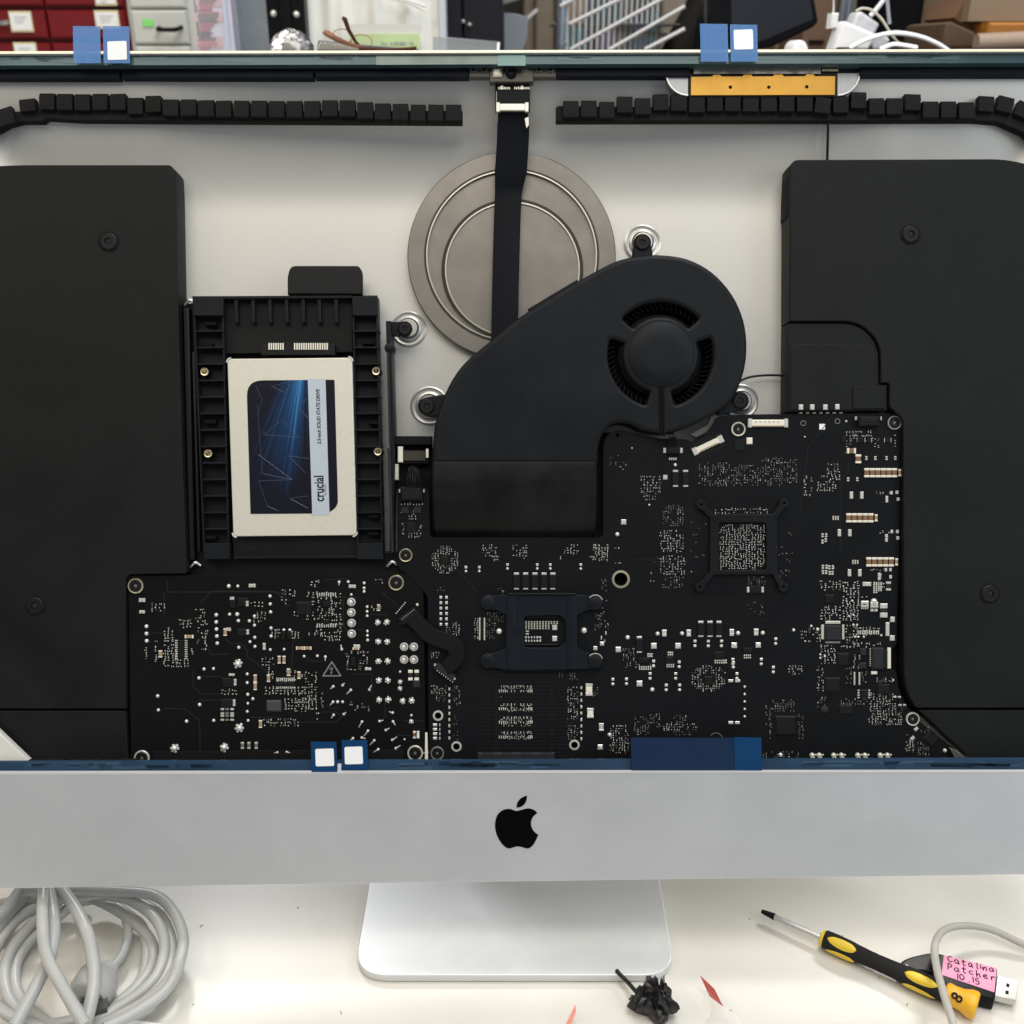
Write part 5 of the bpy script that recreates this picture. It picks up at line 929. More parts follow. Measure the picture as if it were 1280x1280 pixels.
# ------------------------------------------------------------------ things on the desk in front
def cable_pts(pts, h=None): return smooth([G(p[0], p[1], p[2] if len(p) > 2 else .004) for p in pts], n=8)
PC_ = thing('power_cable', G(110, 1200), 'coiled thick white power cable with its plug, on the desk left of the stand', 'cable')
m = MB(); R_ = .0032
loops = [
    [(20, 1116, .03), (60, 1112, .032), (141, 1114, .030), (192, 1119, .028), (217, 1140, .025), (229, 1173, .022), (222, 1207, .018), (203, 1235, .015), (165, 1262, .012), (120, 1282, .010), (60, 1300, .008), (-10, 1290, .008)],
    [(-20, 1135, .012), (30, 1125, .02), (93, 1122, .024), (137, 1117, .024), (172, 1130, .022), (196, 1151, .020), (206, 1180, .017), (199, 1214, .014), (179, 1238, .012), (148, 1259, .010), (113, 1281, .009), (50, 1300, .008)],
    [(82, 1110, .018), (70, 1131, .016), (45, 1149, .014), (17, 1183, .011), (6, 1214, .008), (10, 1245, .006), (27, 1268, .0045), (60, 1290, .0045)],
    [(74, 1108, .036), (96, 1138, .034), (110, 1169, .032), (117, 1204, .029), (117, 1235, .025), (107, 1279, .020), (95, 1310, .018)],
    [(60, 1106, .036), (67, 1149, .036), (64, 1190, .032), (46, 1231, .028), (18, 1283, .022)],
    [(55, 1106, .044), (53, 1149, .043), (58, 1193, .041), (79, 1235, .036), (107, 1282, .030)],
    [(50, 1104, .026), (25, 1128, .022), (2, 1155, .018), (-20, 1190, .012)],
    [(110, 1112, .013), (80, 1140, .010), (45, 1168, .008), (22, 1200, .006), (20, 1235, .0045), (38, 1262, .0045), (75, 1290, .0045)],
    [(28, 1108, .033), (8, 1135, .030), (-10, 1150, .027)],
    [(95, 1128, .014), (130, 1124, .012), (158, 1142, .010), (178, 1160, .008), (184, 1190, .006), (176, 1225, .0045), (150, 1252, .0045), (118, 1272, .0045), (90, 1290, .0045)],
    [(-20, 1245, .012), (10, 1268, .010), (40, 1280, .010), (80, 1296, .010)],
    [(-20, 1172, .010), (12, 1140, .012), (60, 1120, .014), (110, 1122, .014), (150, 1140, .012), (186, 1172, .009), (190, 1205, .007), (165, 1240, .005), (120, 1268, .0045), (60, 1282, .0045)],
    [(-20, 1215, .009), (8, 1165, .014), (38, 1138, .018), (88, 1119, .021), (150, 1121, .021), (196, 1140, .018), (214, 1176, .015), (210, 1212, .012), (180, 1248, .009), (140, 1275, .007)],
    [(130, 1285, .018), (165, 1268, .017), (205, 1240, .018), (222, 1212, .019), (226, 1190, .015)]]
for i, lp in enumerate(loops): m.tube(cable_pts(lp), R_ * (1.0 if i not in (4, 3) else 1.12), 0, 12)
m.tube(cable_pts([(142, 1128, .012), (156, 1145, .010), (160, 1168, .009), (152, 1195, .008), (134, 1216, .008)]), R_ * .85, 0, 12)
cord = m.build('cord', CABW, PC_, FW, smooth=60)
m = MB(); pl = [G(140, 1208, .012), G(132, 1216, .012), G(122, 1226, .013), G(116, 1238, .014), G(112, 1246, .014), G(110, 1249, .014)]
m.tube(pl, .005, 0, 16, [.0048, .0075, .0120, .0125, .0115, .0100]); plug = m.build('plug', mat('grey_white_plug', (.42, .42, .40), .35, 0, .1, 60), PC_, FW, smooth=50)
m = MB(); m.tube([G(104, 1244, .014), G(99, 1256, .014)], .0022, 0, 4); m.build('prong', CHR, plug, FW)
m = MB(); p = G(121, 1262, .010); m.box(p[0] - .006, p[0] + .006, p[1] - .006, p[1] + .007, .004, .016, 0, .3); m.build('earth_block', mat('dark_grey_block', (.09, .085, .08), .4), plug, FW)
m = MB(); p = G(186, 1281, .006); m.bbox(p[0] - .018, p[0] + .016, p[1] - .02, p[1] + .002, .0005, .008, .002, 0, -.15)
tag(m.build('power_adapter', WHT, None, FW), 'corner of a small white plastic piece at the bottom edge, right of the cable coil', 'adapter')

# screwdriver
P_tip = Vector(G(952, 1139, .006)); P_end = Vector(G(1212, 1254, .008)); ax = (P_end - P_tip); LEN = ax.length; ax.normalize()
SDV = thing('screwdriver', G(1110, 1210), 'yellow and black precision screwdriver with an orange cap, pointing up left', 'screwdriver')
def along(s): return tuple(P_tip + ax * (s * LEN))
def sp(px): return (px - 952) / (1212 - 952)
m = MB(); m.tube([along(sp(952)), along(sp(954)), along(sp(969)), along(sp(970))], .002, 0, 6, [.0011, .0014, .0021, .0022]); m.build('tip', BLKD, SDV, FW)
m = MB(); m.tube([along(sp(970)), along(sp(1034))], .0017, 0, 12); m.build('shaft', CHR, SDV, FW, smooth=60)
m = MB(); m.tube([along(sp(1031)), along(sp(1032.5)), along(sp(1037))], .004, 0, 20, [.0028, .0046, .0050]); m.build('collar', YEL, SDV, FW, smooth=50)
ps = [1035, 1038, 1050, 1068, 1080, 1092, 1104, 1118, 1132, 1146, 1158, 1170, 1182, 1186]; rs = [.0046, .0054, .0056, .0054, .0049, .0046, .0045, .0046, .0049, .0054, .0056, .0056, .0052, .0048]
m = MB(); m.tube([along(sp(q)) for q in ps], .005, 0, 24, rs); hd = m.build('handle', RUB, SDV, FW, smooth=60)
upn = (CAM - Vector(along(.6))).normalized(); upn = (upn - ax * upn.dot(ax)).normalized(); side = upn.cross(ax).normalized()
SG = 1 if side.z * 1 > 0 or side.y > 0 else -1
SG = (1 if side.y > 0 else -1) * -1
for s0, s1 in ((1041, 1078), (1137, 1176)):
    for phi in (pi / 2 + SG * .22, pi / 2 - SG * 1.35):
        m = MB(); vs = []; nu, nv = 14, 9
        for i in range(nu + 1):
            t = i / nu; s_ = sp(lerp(s0, s1, t)); r = .0059; wdt = 0.62 * sqrt(max(0, 1 - (2 * t - 1) ** 2)) + .02
            for j in range(nv):
                q = phi + wdt * (2 * j / (nv - 1) - 1); e = (2 * j / (nv - 1) - 1) ** 2; rr = r + .0003 * (1 - e) - .0006 * e - .0006 * (2 * t - 1) ** 4
                vs.append(tuple(Vector(along(s_)) + (side * cos(q) + upn * sin(q)) * rr))
        m.raw(vs, [(i * nv + j, i * nv + j + 1, i * nv + nv + j + 1, i * nv + nv + j) for i in range(nu) for j in range(nv - 1)]); m.build('grip_inset', YEL, hd, FW, smooth=60)
m = MB(); ps = [1184, 1187, 1194, 1203, 1212, 1218, 1220.5]; rs = [.0050, .0060, .0057, .0060, .0076, .0078, .0070]
m.tube([along(sp(q)) for q in ps], .005, 0, 24, rs); cap = m.build('cap', ORG, SDV, FW, smooth=60)
pc = Vector(along(sp(1199))); n_ = (CAM - pc).normalized(); n_ = (n_ - ax * n_.dot(ax)).normalized(); ta = ax.copy(); tb = n_.cross(ta)
m = MB(); m.text('8', 0, 0, 0, .0085, radians(75), 0, 1.0, .0003, .0001)
m.build('cap_marking', INK, cap, lambda v: pc + ta * v[0] * 1.0 + tb * v[1] + n_ * (.0061 + v[2]))

# usb stick with handwritten pink label
US = thing('usb_stick', G(1200, 1220), 'black usb stick with a handwritten pink paper label, behind the screwdriver cap', 'usb stick')
def WP(pts, h): return [G(x, y, h)[:2] for x, y in pts]
m = MB(); m.prism([rpoly(WP([(1168, 1190), (1247, 1209), (1244, 1249), (1164, 1226)], .010), .0015, 4)], .001, .010, .0010, 0, 2); body = m.build('body', BLKG, US, FW)
m = MB(); m.prism([smooth(WP([(1125, 1206), (1130, 1199), (1148, 1193), (1172, 1190), (1176, 1200), (1172, 1214), (1150, 1214), (1132, 1213)], .008), True, 5)], .001, .008, .0014, 0, 2); m.build('swivel_cap', BLKG, US, FW, smooth=50)
m = MB(); p = G(1133, 1209, .008); m.dome(p[0], p[1], .008, .0025, .0012, 0, 16); m.build('rivet', CHR, US, FW)
m = MB(); m.prism([WP([(1180, 1193.5), (1246, 1209.5), (1243, 1240), (1177, 1218)], .0104)], .01005, .01025, 0, 0)
note = m.build('paper_note', PINK, US, FW)
u_ = Vector(G(1246, 1209.5, .0104)) - Vector(G(1180, 1193.5, .0104)); ang = atan2(u_.y, u_.x)
m = MB()
GLY = {'C': [[(.8, .85), (.5, 1), (.15, .7), (.1, .35), (.4, .02), (.85, .2)]], 'P': [[(.2, 0), (.25, 1)], [(.1, .95), (.6, 1), (.85, .75), (.6, .5), (.2, .45)]],
       'a': [[(.75, .5), (.4, .62), (.12, .3), (.35, .02), (.7, .25), (.75, .55), (.72, .1), (.9, .02)]], 't': [[(.45, .95), (.42, .3), (.55, .03), (.8, .1)], [(.15, .62), (.8, .68)]],
       'l': [[(.45, 1), (.45, .2), (.6, .03)]], 'i': [[(.45, .55), (.47, .05)], [(.47, .78), (.5, .82)]], 'n': [[(.15, .6), (.2, .02), (.25, .4), (.55, .62), (.72, .4), (.75, .02)]],
       'c': [[(.75, .5), (.4, .6), (.15, .3), (.4, .02), (.8, .12)]], 'h': [[(.2, 1), (.2, .02), (.3, .4), (.6, .55), (.72, .3), (.75, .02)]], 'e': [[(.15, .32), (.7, .38), (.55, .6), (.2, .5), (.15, .2), (.45, .02), (.8, .15)]],
       'r': [[(.2, .6), (.22, .02)], [(.22, .35), (.45, .6), (.8, .58)]], '1': [[(.45, 1), (.48, 0)]], '0': [[(.5, 1), (.15, .7), (.2, .2), (.5, 0), (.8, .3), (.8, .75), (.5, 1)]],
       '.': [[(.4, .02), (.5, .05)]], '5': [[(.85, 1), (.3, .95), (.25, .55), (.6, .6), (.8, .3), (.5, 0), (.15, .1)]]}
R = random.Random(12)
for txt, x, y, hgt, wd_ in (('Catalina', 1184.5, 1201.5, .0046, .0036), ('Patcher', 1183.5, 1211, .0046, .0038), ('10.15', 1194, 1223, .0042, .0038)):
    p = G(x, y, .0104); ux = Vector((cos(ang), sin(ang), 0)); uy = Vector((-sin(ang), cos(ang), 0)); q = 0.0
    for ch in txt:
        j_ = R.uniform(-.0004, .0004)
        for st in GLY[ch]:
            pts = [Vector((p[0], p[1], .01028)) + ux * (q + (a_ + R.uniform(-.05, .05)) * wd_ * .85) + uy * (j_ + (b_ + R.uniform(-.04, .04)) * hgt) for a_, b_ in st]
            m.tube(smooth(pts, n=3), .00032, 0, 5)
        q += wd_ * (.55 if ch in 'il.1' else 1.0)
m.build('handwriting', INK, note, FW)
m = MB(); m.prism([WP([(1247, 1219), (1273, 1226), (1270, 1250), (1244, 1244)], .008)], .0035, .0080, .0003, 0); pg = m.build('metal_plug', mat('plug_nickel', (.62, .60, .56), .35, .5), US, FW)
m = MB()
for x, y in ((1258, 1229), (1257, 1238)): m.prism([WP([(x, y), (x + 4, y + 1), (x + 3.6, y + 5), (x - .4, y + 4)], .0081)], .0080, .0082, 0, 0)
m.build('contact_hole', VOID, pg, FW)
# grey cable arching over the screwdriver
m = MB(); m.tube(cable_pts([(1330, 1200, .003), (1281, 1181, .006), (1239, 1162, .010), (1205, 1157, .014), (1180, 1163, .018), (1169, 1180, .022), (1170, 1205, .026), (1179, 1240, .028), (1190, 1275, .028), (1200, 1310, .022)]), .0021, 0, 12)
tag(m.build('thin_cable', CABG, None, FW, smooth=60), 'thin warm grey cable arching over the screwdriver and the usb stick', 'cable')
# torn black adhesive
m = MB(); m.tube(cable_pts([(771, 1213, .006), (774, 1217, .006), (784, 1227, .006), (796, 1241, .008), (803, 1250, .01)]), .0013, 0, 6, None)
R = random.Random(4)
for (x, y, h, s_, asp, rot_) in ((808, 1249, .007, .0125, .45, .5), (818, 1244, .011, .0135, .35, 1.9), (824, 1250, .009, .012, .5, -.4), (814, 1262, .005, .0125, .4, 2.6), (826, 1262, .006, .009, .6, .9), (828, 1238, .014, .0085, .3, 1.3)):
    c = Vector(G(x, y, h)); nu, nv = 26, 14; vs = []; ph = [R.random() * 6 for _ in range(5)]
    for j_ in range(nv + 1):
        p_ = -pi / 2 + pi * j_ / nv
        for i_ in range(nu):
            t = 2 * pi * i_ / nu; f = 1 + .30 * sin(3 * t + ph[0] + 2 * p_) + .20 * sin(5 * t - 3 * p_ + ph[1]) + .13 * abs(sin(7 * p_ + 4 * t + ph[2])) + R.uniform(-.05, .05)
            q = Vector((cos(t) * cos(p_) * s_ * f, sin(t) * cos(p_) * s_ * asp * f, sin(p_) * s_ * .75 * f)); q = Vector((q.x * cos(rot_) - q.y * sin(rot_), q.x * sin(rot_) + q.y * cos(rot_), q.z)) * .72
            vs.append((c.x + q.x, c.y + q.y, max(.0003, c.z + q.z)))
    m.raw(vs, [(j_ * nu + i_, j_ * nu + (i_ + 1) % nu, (j_ + 1) * nu + (i_ + 1) % nu, (j_ + 1) * nu + i_) for j_ in range(nv) for i_ in range(nu)])
m.build('crumpled_adhesive', mat('sticky_black', (.016, .015, .015), .35, .0, .4, 300, .3, spec=.4), None, FW, smooth=38)
tag(bpy.data.objects['crumpled_adhesive'], 'crumpled strip of black adhesive with a long tail, in front of the stand', 'adhesive scrap')
# red tipped film pieces
m = MB(); q = [G(875, 1219, .010), G(893, 1236, .013), G(904, 1258, .010), G(887, 1245, .006)]
m.raw([Vector(p) for p in q] + [Vector(p) - Vector((0, 0, .0003)) for p in q], [(0, 3, 2, 1), (4, 5, 6, 7), (0, 1, 5, 4), (1, 2, 6, 5), (2, 3, 7, 6), (3, 0, 4, 7)])
fl_ = MB(); c_ = [[(868, 1232, .001), (890, 1262, .001), (860, 1300, .001)], [(887, 1240, .008), (905, 1262, .011), (915, 1300, .012)], [(896, 1252, .006), (925, 1272, .006), (945, 1300, .001)]]
vs = [G(*p) for r in c_ for p in smooth(r, n=5)]; n = 11; fl_.raw(vs, [(r * n + i, r * n + i + 1, (r + 1) * n + i + 1, (r + 1) * n + i) for r in range(2) for i in range(n - 1)])
T1 = thing('film_strip', G(885, 1250), 'curled clear film strip with a bright red end, between the stand and the screwdriver', 'film strip')
m.build('red_end', RED, T1, FW); fl_.build('clear_film', CLR, T1, FW, smooth=80)
m = MB(); q = [G(719, 1255, .008), G(720, 1264, .006), G(712, 1284, .004), G(706, 1284, .004)]
m.raw([Vector(p) for p in q] + [Vector(p) - Vector((0, 0, .0003)) for p in q], [(0, 3, 2, 1), (4, 5, 6, 7), (0, 1, 5, 4), (1, 2, 6, 5), (2, 3, 7, 6), (3, 0, 4, 7)])
tag(m.build('red_film_tip', mat('salmon_film', (.75, .22, .16), .4, 0, .1, 200), None, FW), 'pointed salmon red sliver of film at the bottom edge, left of the crumpled adhesive', 'film scrap')

# ------------------------------------------------------------------ things behind the computer
def vb(mb, x0, y0, x1, y1, Y0, Y1, mi=0, toz=None, bv=0.0):         # upright box seen as rectangle x0..x1, y0..y1 at distance Y0
    a0, b1 = B(x0, y0, Y0); a1, b0 = B(x1, y1, Y0)
    if toz is not None: b0 = toz
    if bv: mb.bbox(a0, a1, b0, b1, -Y1, -Y0, bv, mi)
    else: mb.box(a0, a1, b0, b1, -Y1, -Y0, mi)
def vx(px, row, Y): return B(px, row, Y)[0]
def vz(row, Y): return B(640, row, Y)[1]
REDM = mat('red_enamel', (.165, .003, .006), .42, 0, .12, 8); REDD = mat('red_seam', (.09, .004, .006), .6)
BKW = mat('off_white_enamel', (.58, .59, .55), .5, 0, .05, 20); GRN = mat('green_note', (.25, .75, .18), .6)
Y = 1.15; RC1 = thing('drawer_cabinet', (vx(60, 30, Y), Y, 0), 'dark red drawer cabinet with white label cards, far left behind the computer', 'cabinet')
xl, xr = vx(-190, 30, Y), vx(158, 32, Y)
m = MB(); m.box(xl, xr, 0, .80, -Y - .35, -Y - .012); m.build('cabinet_body', REDM, RC1, FV)
rows = [(-40, 9), (11, 50), (52, 95)]
for c0_, c1_ in ((-190, 57), (59.5, 156)):
    for r0, r1 in rows:
        m = MB(); z1, z0 = vz(r0, Y), vz(r1, Y); m.bbox(vx(c0_, 30, Y), vx(c1_, 30, Y), z0 + .002, z1 - .002, -Y - .012, -Y, .003); dr = m.build('drawer', REDM, RC1, FV)
for x0, y0, x1, y1 in ((10, 14, 42, 40), (16, 53, 47, 72), (117, 13, 150, 36), (117, -12, 146, 7)):
    m = MB(); vb(m, x0, y0, x1, y1, Y - .004, Y - .0005, 1); vb(m, x0 + 1.5, y0 + 2.5, x1 - 1.5, y1 - 2.5, Y - .005, Y - .004, 0)
    for k_ in range(3): vb(m, x0 + 7 + k_, y0 + 7 + k_ * 3.6, x1 - 9 - k_ * 2, y0 + 8 + k_ * 3.6, Y - .0053, Y - .005, 2)
    m.build('label_card', [WHT, mat('card_edge', (.75, .66, .40), .5), mat('faint_ink', (.35, .35, .38), .6)], RC1, FV)
m = MB(); m.tube([(vx(-4, 28, Y), vz(28, Y), -Y + .0), (vx(3, 29, Y), vz(30, Y), -Y + .02), (vx(10, 27, Y), vz(28, Y), -Y)], .004, 0, 8); m.build('handle', CHR, RC1, FV)
WC = thing('drawer_cabinet', (vx(200, 30, Y), Y, 0), 'off-white drawer cabinet with a green sticky note, right of the red cabinet', 'cabinet')
m = MB(); m.box(vx(159.5, 32, Y), vx(243, 30, Y), 0, .80, -Y - .35, -Y - .010); m.build('cabinet_body', BKW, WC, FV)
for r0, r1 in ((-40, 10), (12.5, 55), (57.5, 100)):
    m = MB(); m.bbox(vx(164.5, 32, Y), vx(234, 30, Y), vz(r1, Y), vz(r0, Y), -Y - .010, -Y, .003); m.build('drawer', BKW, WC, FV)
m = MB(); vb(m, 177.5, 24, 192, 33, Y - .002, Y - .0005, 0); m.build('sticky_note', GRN, WC, FV)
m = MB(); m.tube(smooth([(vx(199, 36, Y), vz(35, Y), -Y + .0), (vx(203, 37, Y), vz(37, Y), -Y + .018), (vx(222, 37, Y), vz(37.5, Y), -Y + .018), (vx(227, 35, Y), vz(34, Y), -Y)]), .0032, 0, 8); m.build('handle', BLKG, WC, FV)
# paper bundle in a clear sleeve
Y = .95; m = MB(); PINKP = mat('pink_paper', (.74, .56, .62), .5, 0, .15, 30); LILAC = mat('lilac_paper', (.72, .72, .86), .5, 0, .1, 30)
vb(m, 240, -40, 288, 0, Y, Y + .10, 0, toz=0.0)
for i in range(26):
    y = -6 + i * 2.9; x0 = 246 + rnd.random() * 4; x1 = 262 + rnd.random() * 12; vb(m, x0, y, x1, y + 1.2 + rnd.random(), Y - .0015, Y - .0003, 1 + (i // 4) % 2)
for y0, y1 in ((-8, 8), (16, 27), (46, 60)): vb(m, 243, y0, 279, y1, Y - .0008, Y - .0001, 3)
vb(m, 275, -20, 289, 70, Y - .0020, Y - .0012, 4)
tag(m.build('paper_bundle', [LILAC, MATS['faint_ink'], mat('pink_ink', (.66, .40, .48), .6), PINKP, mat('blue_white', (.62, .72, .92), .3)], None, FV), 'upright bundle of pink and lilac papers beside the off-white cabinet', 'papers')
m = MB(); vb(m, 289.5, -40, 334, 0, .98, 1.10, 0, toz=0.0); tag(m.build('metal_box', mat('galvanised_grey', (.27, .31, .34), .55, .3, .25, 40), None, FV), 'tall galvanised grey metal box between the papers and the black post', 'metal box')
Y = .80; PS = thing('clamp_post', (vx(355, 20, Y), Y, 0), 'black upright post with two silver bolts, left of the white bag', 'post')
m = MB(); a0, a1 = vx(333, 20, Y), vx(381, 20, Y); m.bbox(a0, a1, 0, .75, -Y - .05, -Y, .003); m.bbox(a0 + .018, a1 - .016, .4, .74, -Y, -Y + .006, .002); m.build('column', BLKG, PS, FV)
for x, y in ((342, 17), (370.5, 18)):
    m = MB(); a, z = B(x, y, Y); m.dome(a, z, -Y, .0038, .005, 0, 12); m.build('bolt', SOL, PS, FV)
m = MB(); a, z = B(363, 36, Y); m.tube([(a, z, -Y + .01), (a, z - .012, -Y + .01)], .004, 0, 10); m.build('bolt', GOLD, PS, FV)
# crumpled foil ball on a stack
Y = .55
m = MB(); m.box(vx(300, 62, Y), vx(396, 62, Y), 0, vz(66.5, Y), -Y - .2, -Y + .06); tag(m.build('cardboard_box', mat('cream_box', (.75, .71, .6), .7), None, FV), 'low cream box under the crumpled silver ball', 'box')
m = MB(); c = Vector((vx(365, 62, Y), vz(66.5, Y), -Y)); nu, nv = 30, 14; vs = []; R = random.Random(9)
for j in range(nv + 1):
    for i in range(nu):
        t = 2 * pi * i / nu; p_ = pi / 2 * j / nv; r = .021 * R.uniform(.94, 1.03); vs.append((c.x + r * 1.05 * cos(t) * cos(p_), c.y + r * .98 * sin(p_), c.z + r * .8 * sin(t) * cos(p_)))
m.raw(vs, [(j * nu + i, (j + 1) * nu + i, (j + 1) * nu + (i + 1) % nu, j * nu + (i + 1) % nu) for j in range(nv) for i in range(nu)])
tag(m.build('foil_ball', mat('crinkled_foil', (.24, .23, .22), .35, .9, .4, 120, .5), None, FV, smooth=20), 'crumpled silver foil ball in front of the black post', 'foil')
# black mesh tray and spectacles
Y = .50; zt = vz(62.5, Y)
TR = thing('mesh_tray', (vx(455, 60, Y), Y, 0), 'black and silver striped tray under the brown spectacles', 'tray')
m = MB(); m.box(vx(392, 60, Y), vx(520, 60, Y), 0, zt - .004, -Y - .16, -Y); m.build('tray_base', BLKG, TR, FV)
m = MB(); pts = [(vx(393, 60, Y), zt - .004), (vx(520, 60, Y), zt - .004), (vx(505, 60, Y), vz(60, Y)), (vx(440, 60, Y), vz(55, Y)), (vx(398, 60, Y), vz(50, Y))]; m.prism([pts], -Y - .15, -Y - .002, .0006); m.build('tray_top', mat('tray_grey', (.10, .10, .105), .35), TR, FV)
m = MB()
for i in range(16): x = 397 + i * 3.2; m.tube([(vx(x, 60, Y), vz(62, Y), -Y + .0002), (vx(x + 5, 60, Y), vz(52 + i * .35, Y), -Y + .0002)], .0006, 0, 5)
m.build('silver_strip', SOLM, TR, FV)
Y = .485; GL = thing('spectacles', (vx(440, 60, Y), Y, zt), 'brown tortoiseshell spectacles lying folded on the striped tray', 'spectacles')
TORT = mat('tortoiseshell', (.055, .016, .010), .2, 0, .6, 120)
m = MB(); m.tube([(vx(x, y, Y), vz(y, Y), -Y + q) for x, y, q in ((428, 22, .0), (431, 24, 0), (436, 38, .0), (444, 52, -.002), (452, 62, -.004))], .0016, 0, 8, [.0015, .0022, .0018, .0014, .0014]); m.build('temple', TORT, GL, FV)
m = MB(); m.tube([(vx(x, y, Y), vz(y, Y), -Y + q) for x, y, q in ((405, 40, .002), (410, 42, .004), (420, 48, .004), (434, 54, .002), (455, 60, 0))], .0020, 0, 8, [.0020, .0027, .0024, .0018, .0014]); m.build('temple', mat('tortoiseshell_light', (.17, .065, .032), .25, 0, .8, 150), GL, FV)
m = MB()
for (cx, cy) in ((428, 45), (452, 52)):
    m.tube([(vx(cx + 13 * cos(t), cy, Y + .02), vz(cy + 9 * sin(t), Y + .02), -Y - .02) for t in [2 * pi * i / 20 for i in range(21)]], .0006, 0, 6)
m.build('lens_frame', mat('pale_brown_frame', (.35, .26, .18), .3), GL, FV)
m = MB(); m.tube([(vx(x, y, Y), vz(y, Y), -Y + .003) for x, y in ((450, 61), (485, 63), (515, 61), (521, 60))], .0016, 0, 8); m.build('brow_bar', TORT, GL, FV)
# white bag with green card
Y = .82; BG = thing('paper_bag', (vx(470, 20, Y), Y, 0), 'large white paper bag with a yellow-green card packet in front, behind the spectacles', 'bag')
m = MB(); NN = 40; vs = []
for s_ in (0, 1):
    for i in range(NN + 1):
        for j in range(9):
            x = vx(386 + (548 - 386) * i / NN, 30, Y); z = .0 + .62 * j / 8; c = -Y + .004 * sin(i * .55 + j * .4) + .003 * sin(i * 1.3 - j) - s_ * .08; vs.append((x, z, c))
q = (NN + 1) * 9; fs = [(i * 9 + j, i * 9 + 9 + j, i * 9 + 10 + j, i * 9 + 1 + j) for i in range(NN) for j in range(8)] + [(q + i * 9 + 1 + j, q + i * 9 + 10 + j, q + i * 9 + 9 + j, q + i * 9 + j) for i in range(NN) for j in range(8)]
fs += [(j, j + 1, q + j + 1, q + j) for j in range(8)] + [(NN * 9 + j + 1, NN * 9 + j, q + NN * 9 + j, q + NN * 9 + j + 1) for j in range(8)] + [(i * 9 + 8, i * 9 + 17, q + i * 9 + 17, q + i * 9 + 8) for i in range(NN)]
m.raw(vs, fs); m.build('bag_sheet', mat('white_paper', (.80, .79, .75), .7, 0, .03, 20), BG, FV, smooth=70)
m = MB(); vb(m, 436, 42, 525, 70, Y - .028, Y - .026, 0, toz=.42); vb(m, 436, 30, 527, 42, Y - .027, Y - .026, 1)
for i in range(14): x = 476 + i * 3.0; vb(m, x, 52 + (i % 3) * .6, x + 2, 56, Y - .0286, Y - .028, 2) if i % 4 != 3 else None
for i in range(5): x = 500 - i * 3; vb(m, 494 + i * 2, 52, 494.8 + i * 2, 57, Y - .0288, Y - .0284, 2)
m.build('card', [mat('lime_card', (.55, .68, .35), .5, 0, .2, 20), mat('clear_card_top', (.70, .68, .64), .4), MATS['faint_ink']], BG, FV)
m = MB()
for y0, y1, cc in ((2, 14, 0), (0, 8, 1)):
    m.tube([(vx(x, 10, Y - .02), vz(y, Y - .02), -Y + .02) for x, y in ((470 + 15 * cc, y0 - 8), (510, y0), (532, y1))], .0015, 0, 6)
m.build('fold', MATS['white_paper'], BG, FV)
m = MB(); vb(m, 540, -40, 556, 0, .84, .88, 0, toz=0.0, bv=.006); tag(m.build('white_board', mat('cool_white', (.70, .72, .76), .4), None, FV), 'narrow cool white board standing between the paper bag and the black case', 'board')
Y = .90; CB = thing('black_case', (vx(592, 20, Y), Y, 0), 'tall black metal case with small round knobs, left of the wire rack', 'case')
m = MB(); m.bbox(vx(556.5, 20, Y), vx(577, 20, Y), 0, .72, -Y - .2, -Y + .01, .003); m.bbox(vx(577.5, 20, Y), vx(627.5, 20, Y), 0, .72, -Y - .2, -Y, .003); m.build('case_body', mat('dark_case', (.022, .022, .026), .35), CB, FV)
for x, y in ((579, 27), (587, 31)): m = MB(); m.dome(*B(x, y, Y), -Y, .0028, .006, 0, 12); m.build('knob', SOLM, CB, FV)
Y = .60; m = MB(); m.prism([[B(541, 45, Y), B(548, 45.5, Y), B(625, 52, Y), B(624, 66, Y), B(541, 66, Y)]], -Y - .04, -Y, .001); vb(m, 520, 66.3, 640, 69, Y - .01, Y + .1, 1, toz=0.0)
tag(m.build('acrylic_block', [mat('smoky_acrylic', (.30, .32, .33), .12, 0, .1, 30, alpha=.5), MATS['cream_box']], None, FV), 'smoky clear acrylic block in front of the black case', 'block')
m = MB(); m.tube([(*B(623.5, 53, Y - .002), -Y + .004), (*B(622.5, 64, Y - .002), -Y + .004)], .0012, 0, 6); tag(m.build('white_stick', WHT, None, FV), 'small white stick at the right end of the acrylic block', 'stick')
Y = 1.0; m = MB(); m.prism([[B(630, 70, Y), B(630, 16, Y), B(645, 17, Y), B(660, 21, Y), B(659, 45, Y), B(652, 70, Y)]], -Y - .12, -Y, .001); m.box(vx(628, 60, Y), vx(656, 60, Y), 0, vz(70.4, Y), -Y - .12, -Y - .002)
tag(m.build('grey_bin', mat('pale_grey_plastic', (.24, .26, .29), .4), None, FV), 'pale grey plastic bin left of the wire rack pole', 'bin')
# dark shelf contents behind the rack
Y = 1.75; cols = [(.07, .04, .10), (.16, .09, .05), (.02, .10, .12), (.20, .16, .12), (.02, .02, .025), (.06, .02, .02), (.04, .06, .10), (.14, .11, .08), (.012, .012, .012)]
CMS = [mat('stored_goods_colour', c, .6, 0, .4, 12) for c in cols]
R = random.Random(3); i = 0; x = 655
while x < 1210:
    w_ = 10 + R.random() * 22; h_ = R.uniform(-60, 45); m = MB(); z0 = 0.0; vb(m, x, h_ - 10, x + w_ - 1, h_ + 40, Y + R.random() * .08, Y + .2, 0, toz=0.0, bv=.004)
    o = m.build('storage_box', CMS[R.randrange(9) if x < 840 else R.choice((4, 8, 4, 8, 1))], None, FV)
    nm = ['slim', 'narrow', 'broad', 'squat', 'tall'][i % 5]
    tag(o, 'blurred %s dark box on the far shelf, number %d of the row from its left end' % (nm, i + 1), 'box', 'boxes on the far shelf'); x += w_; i += 1
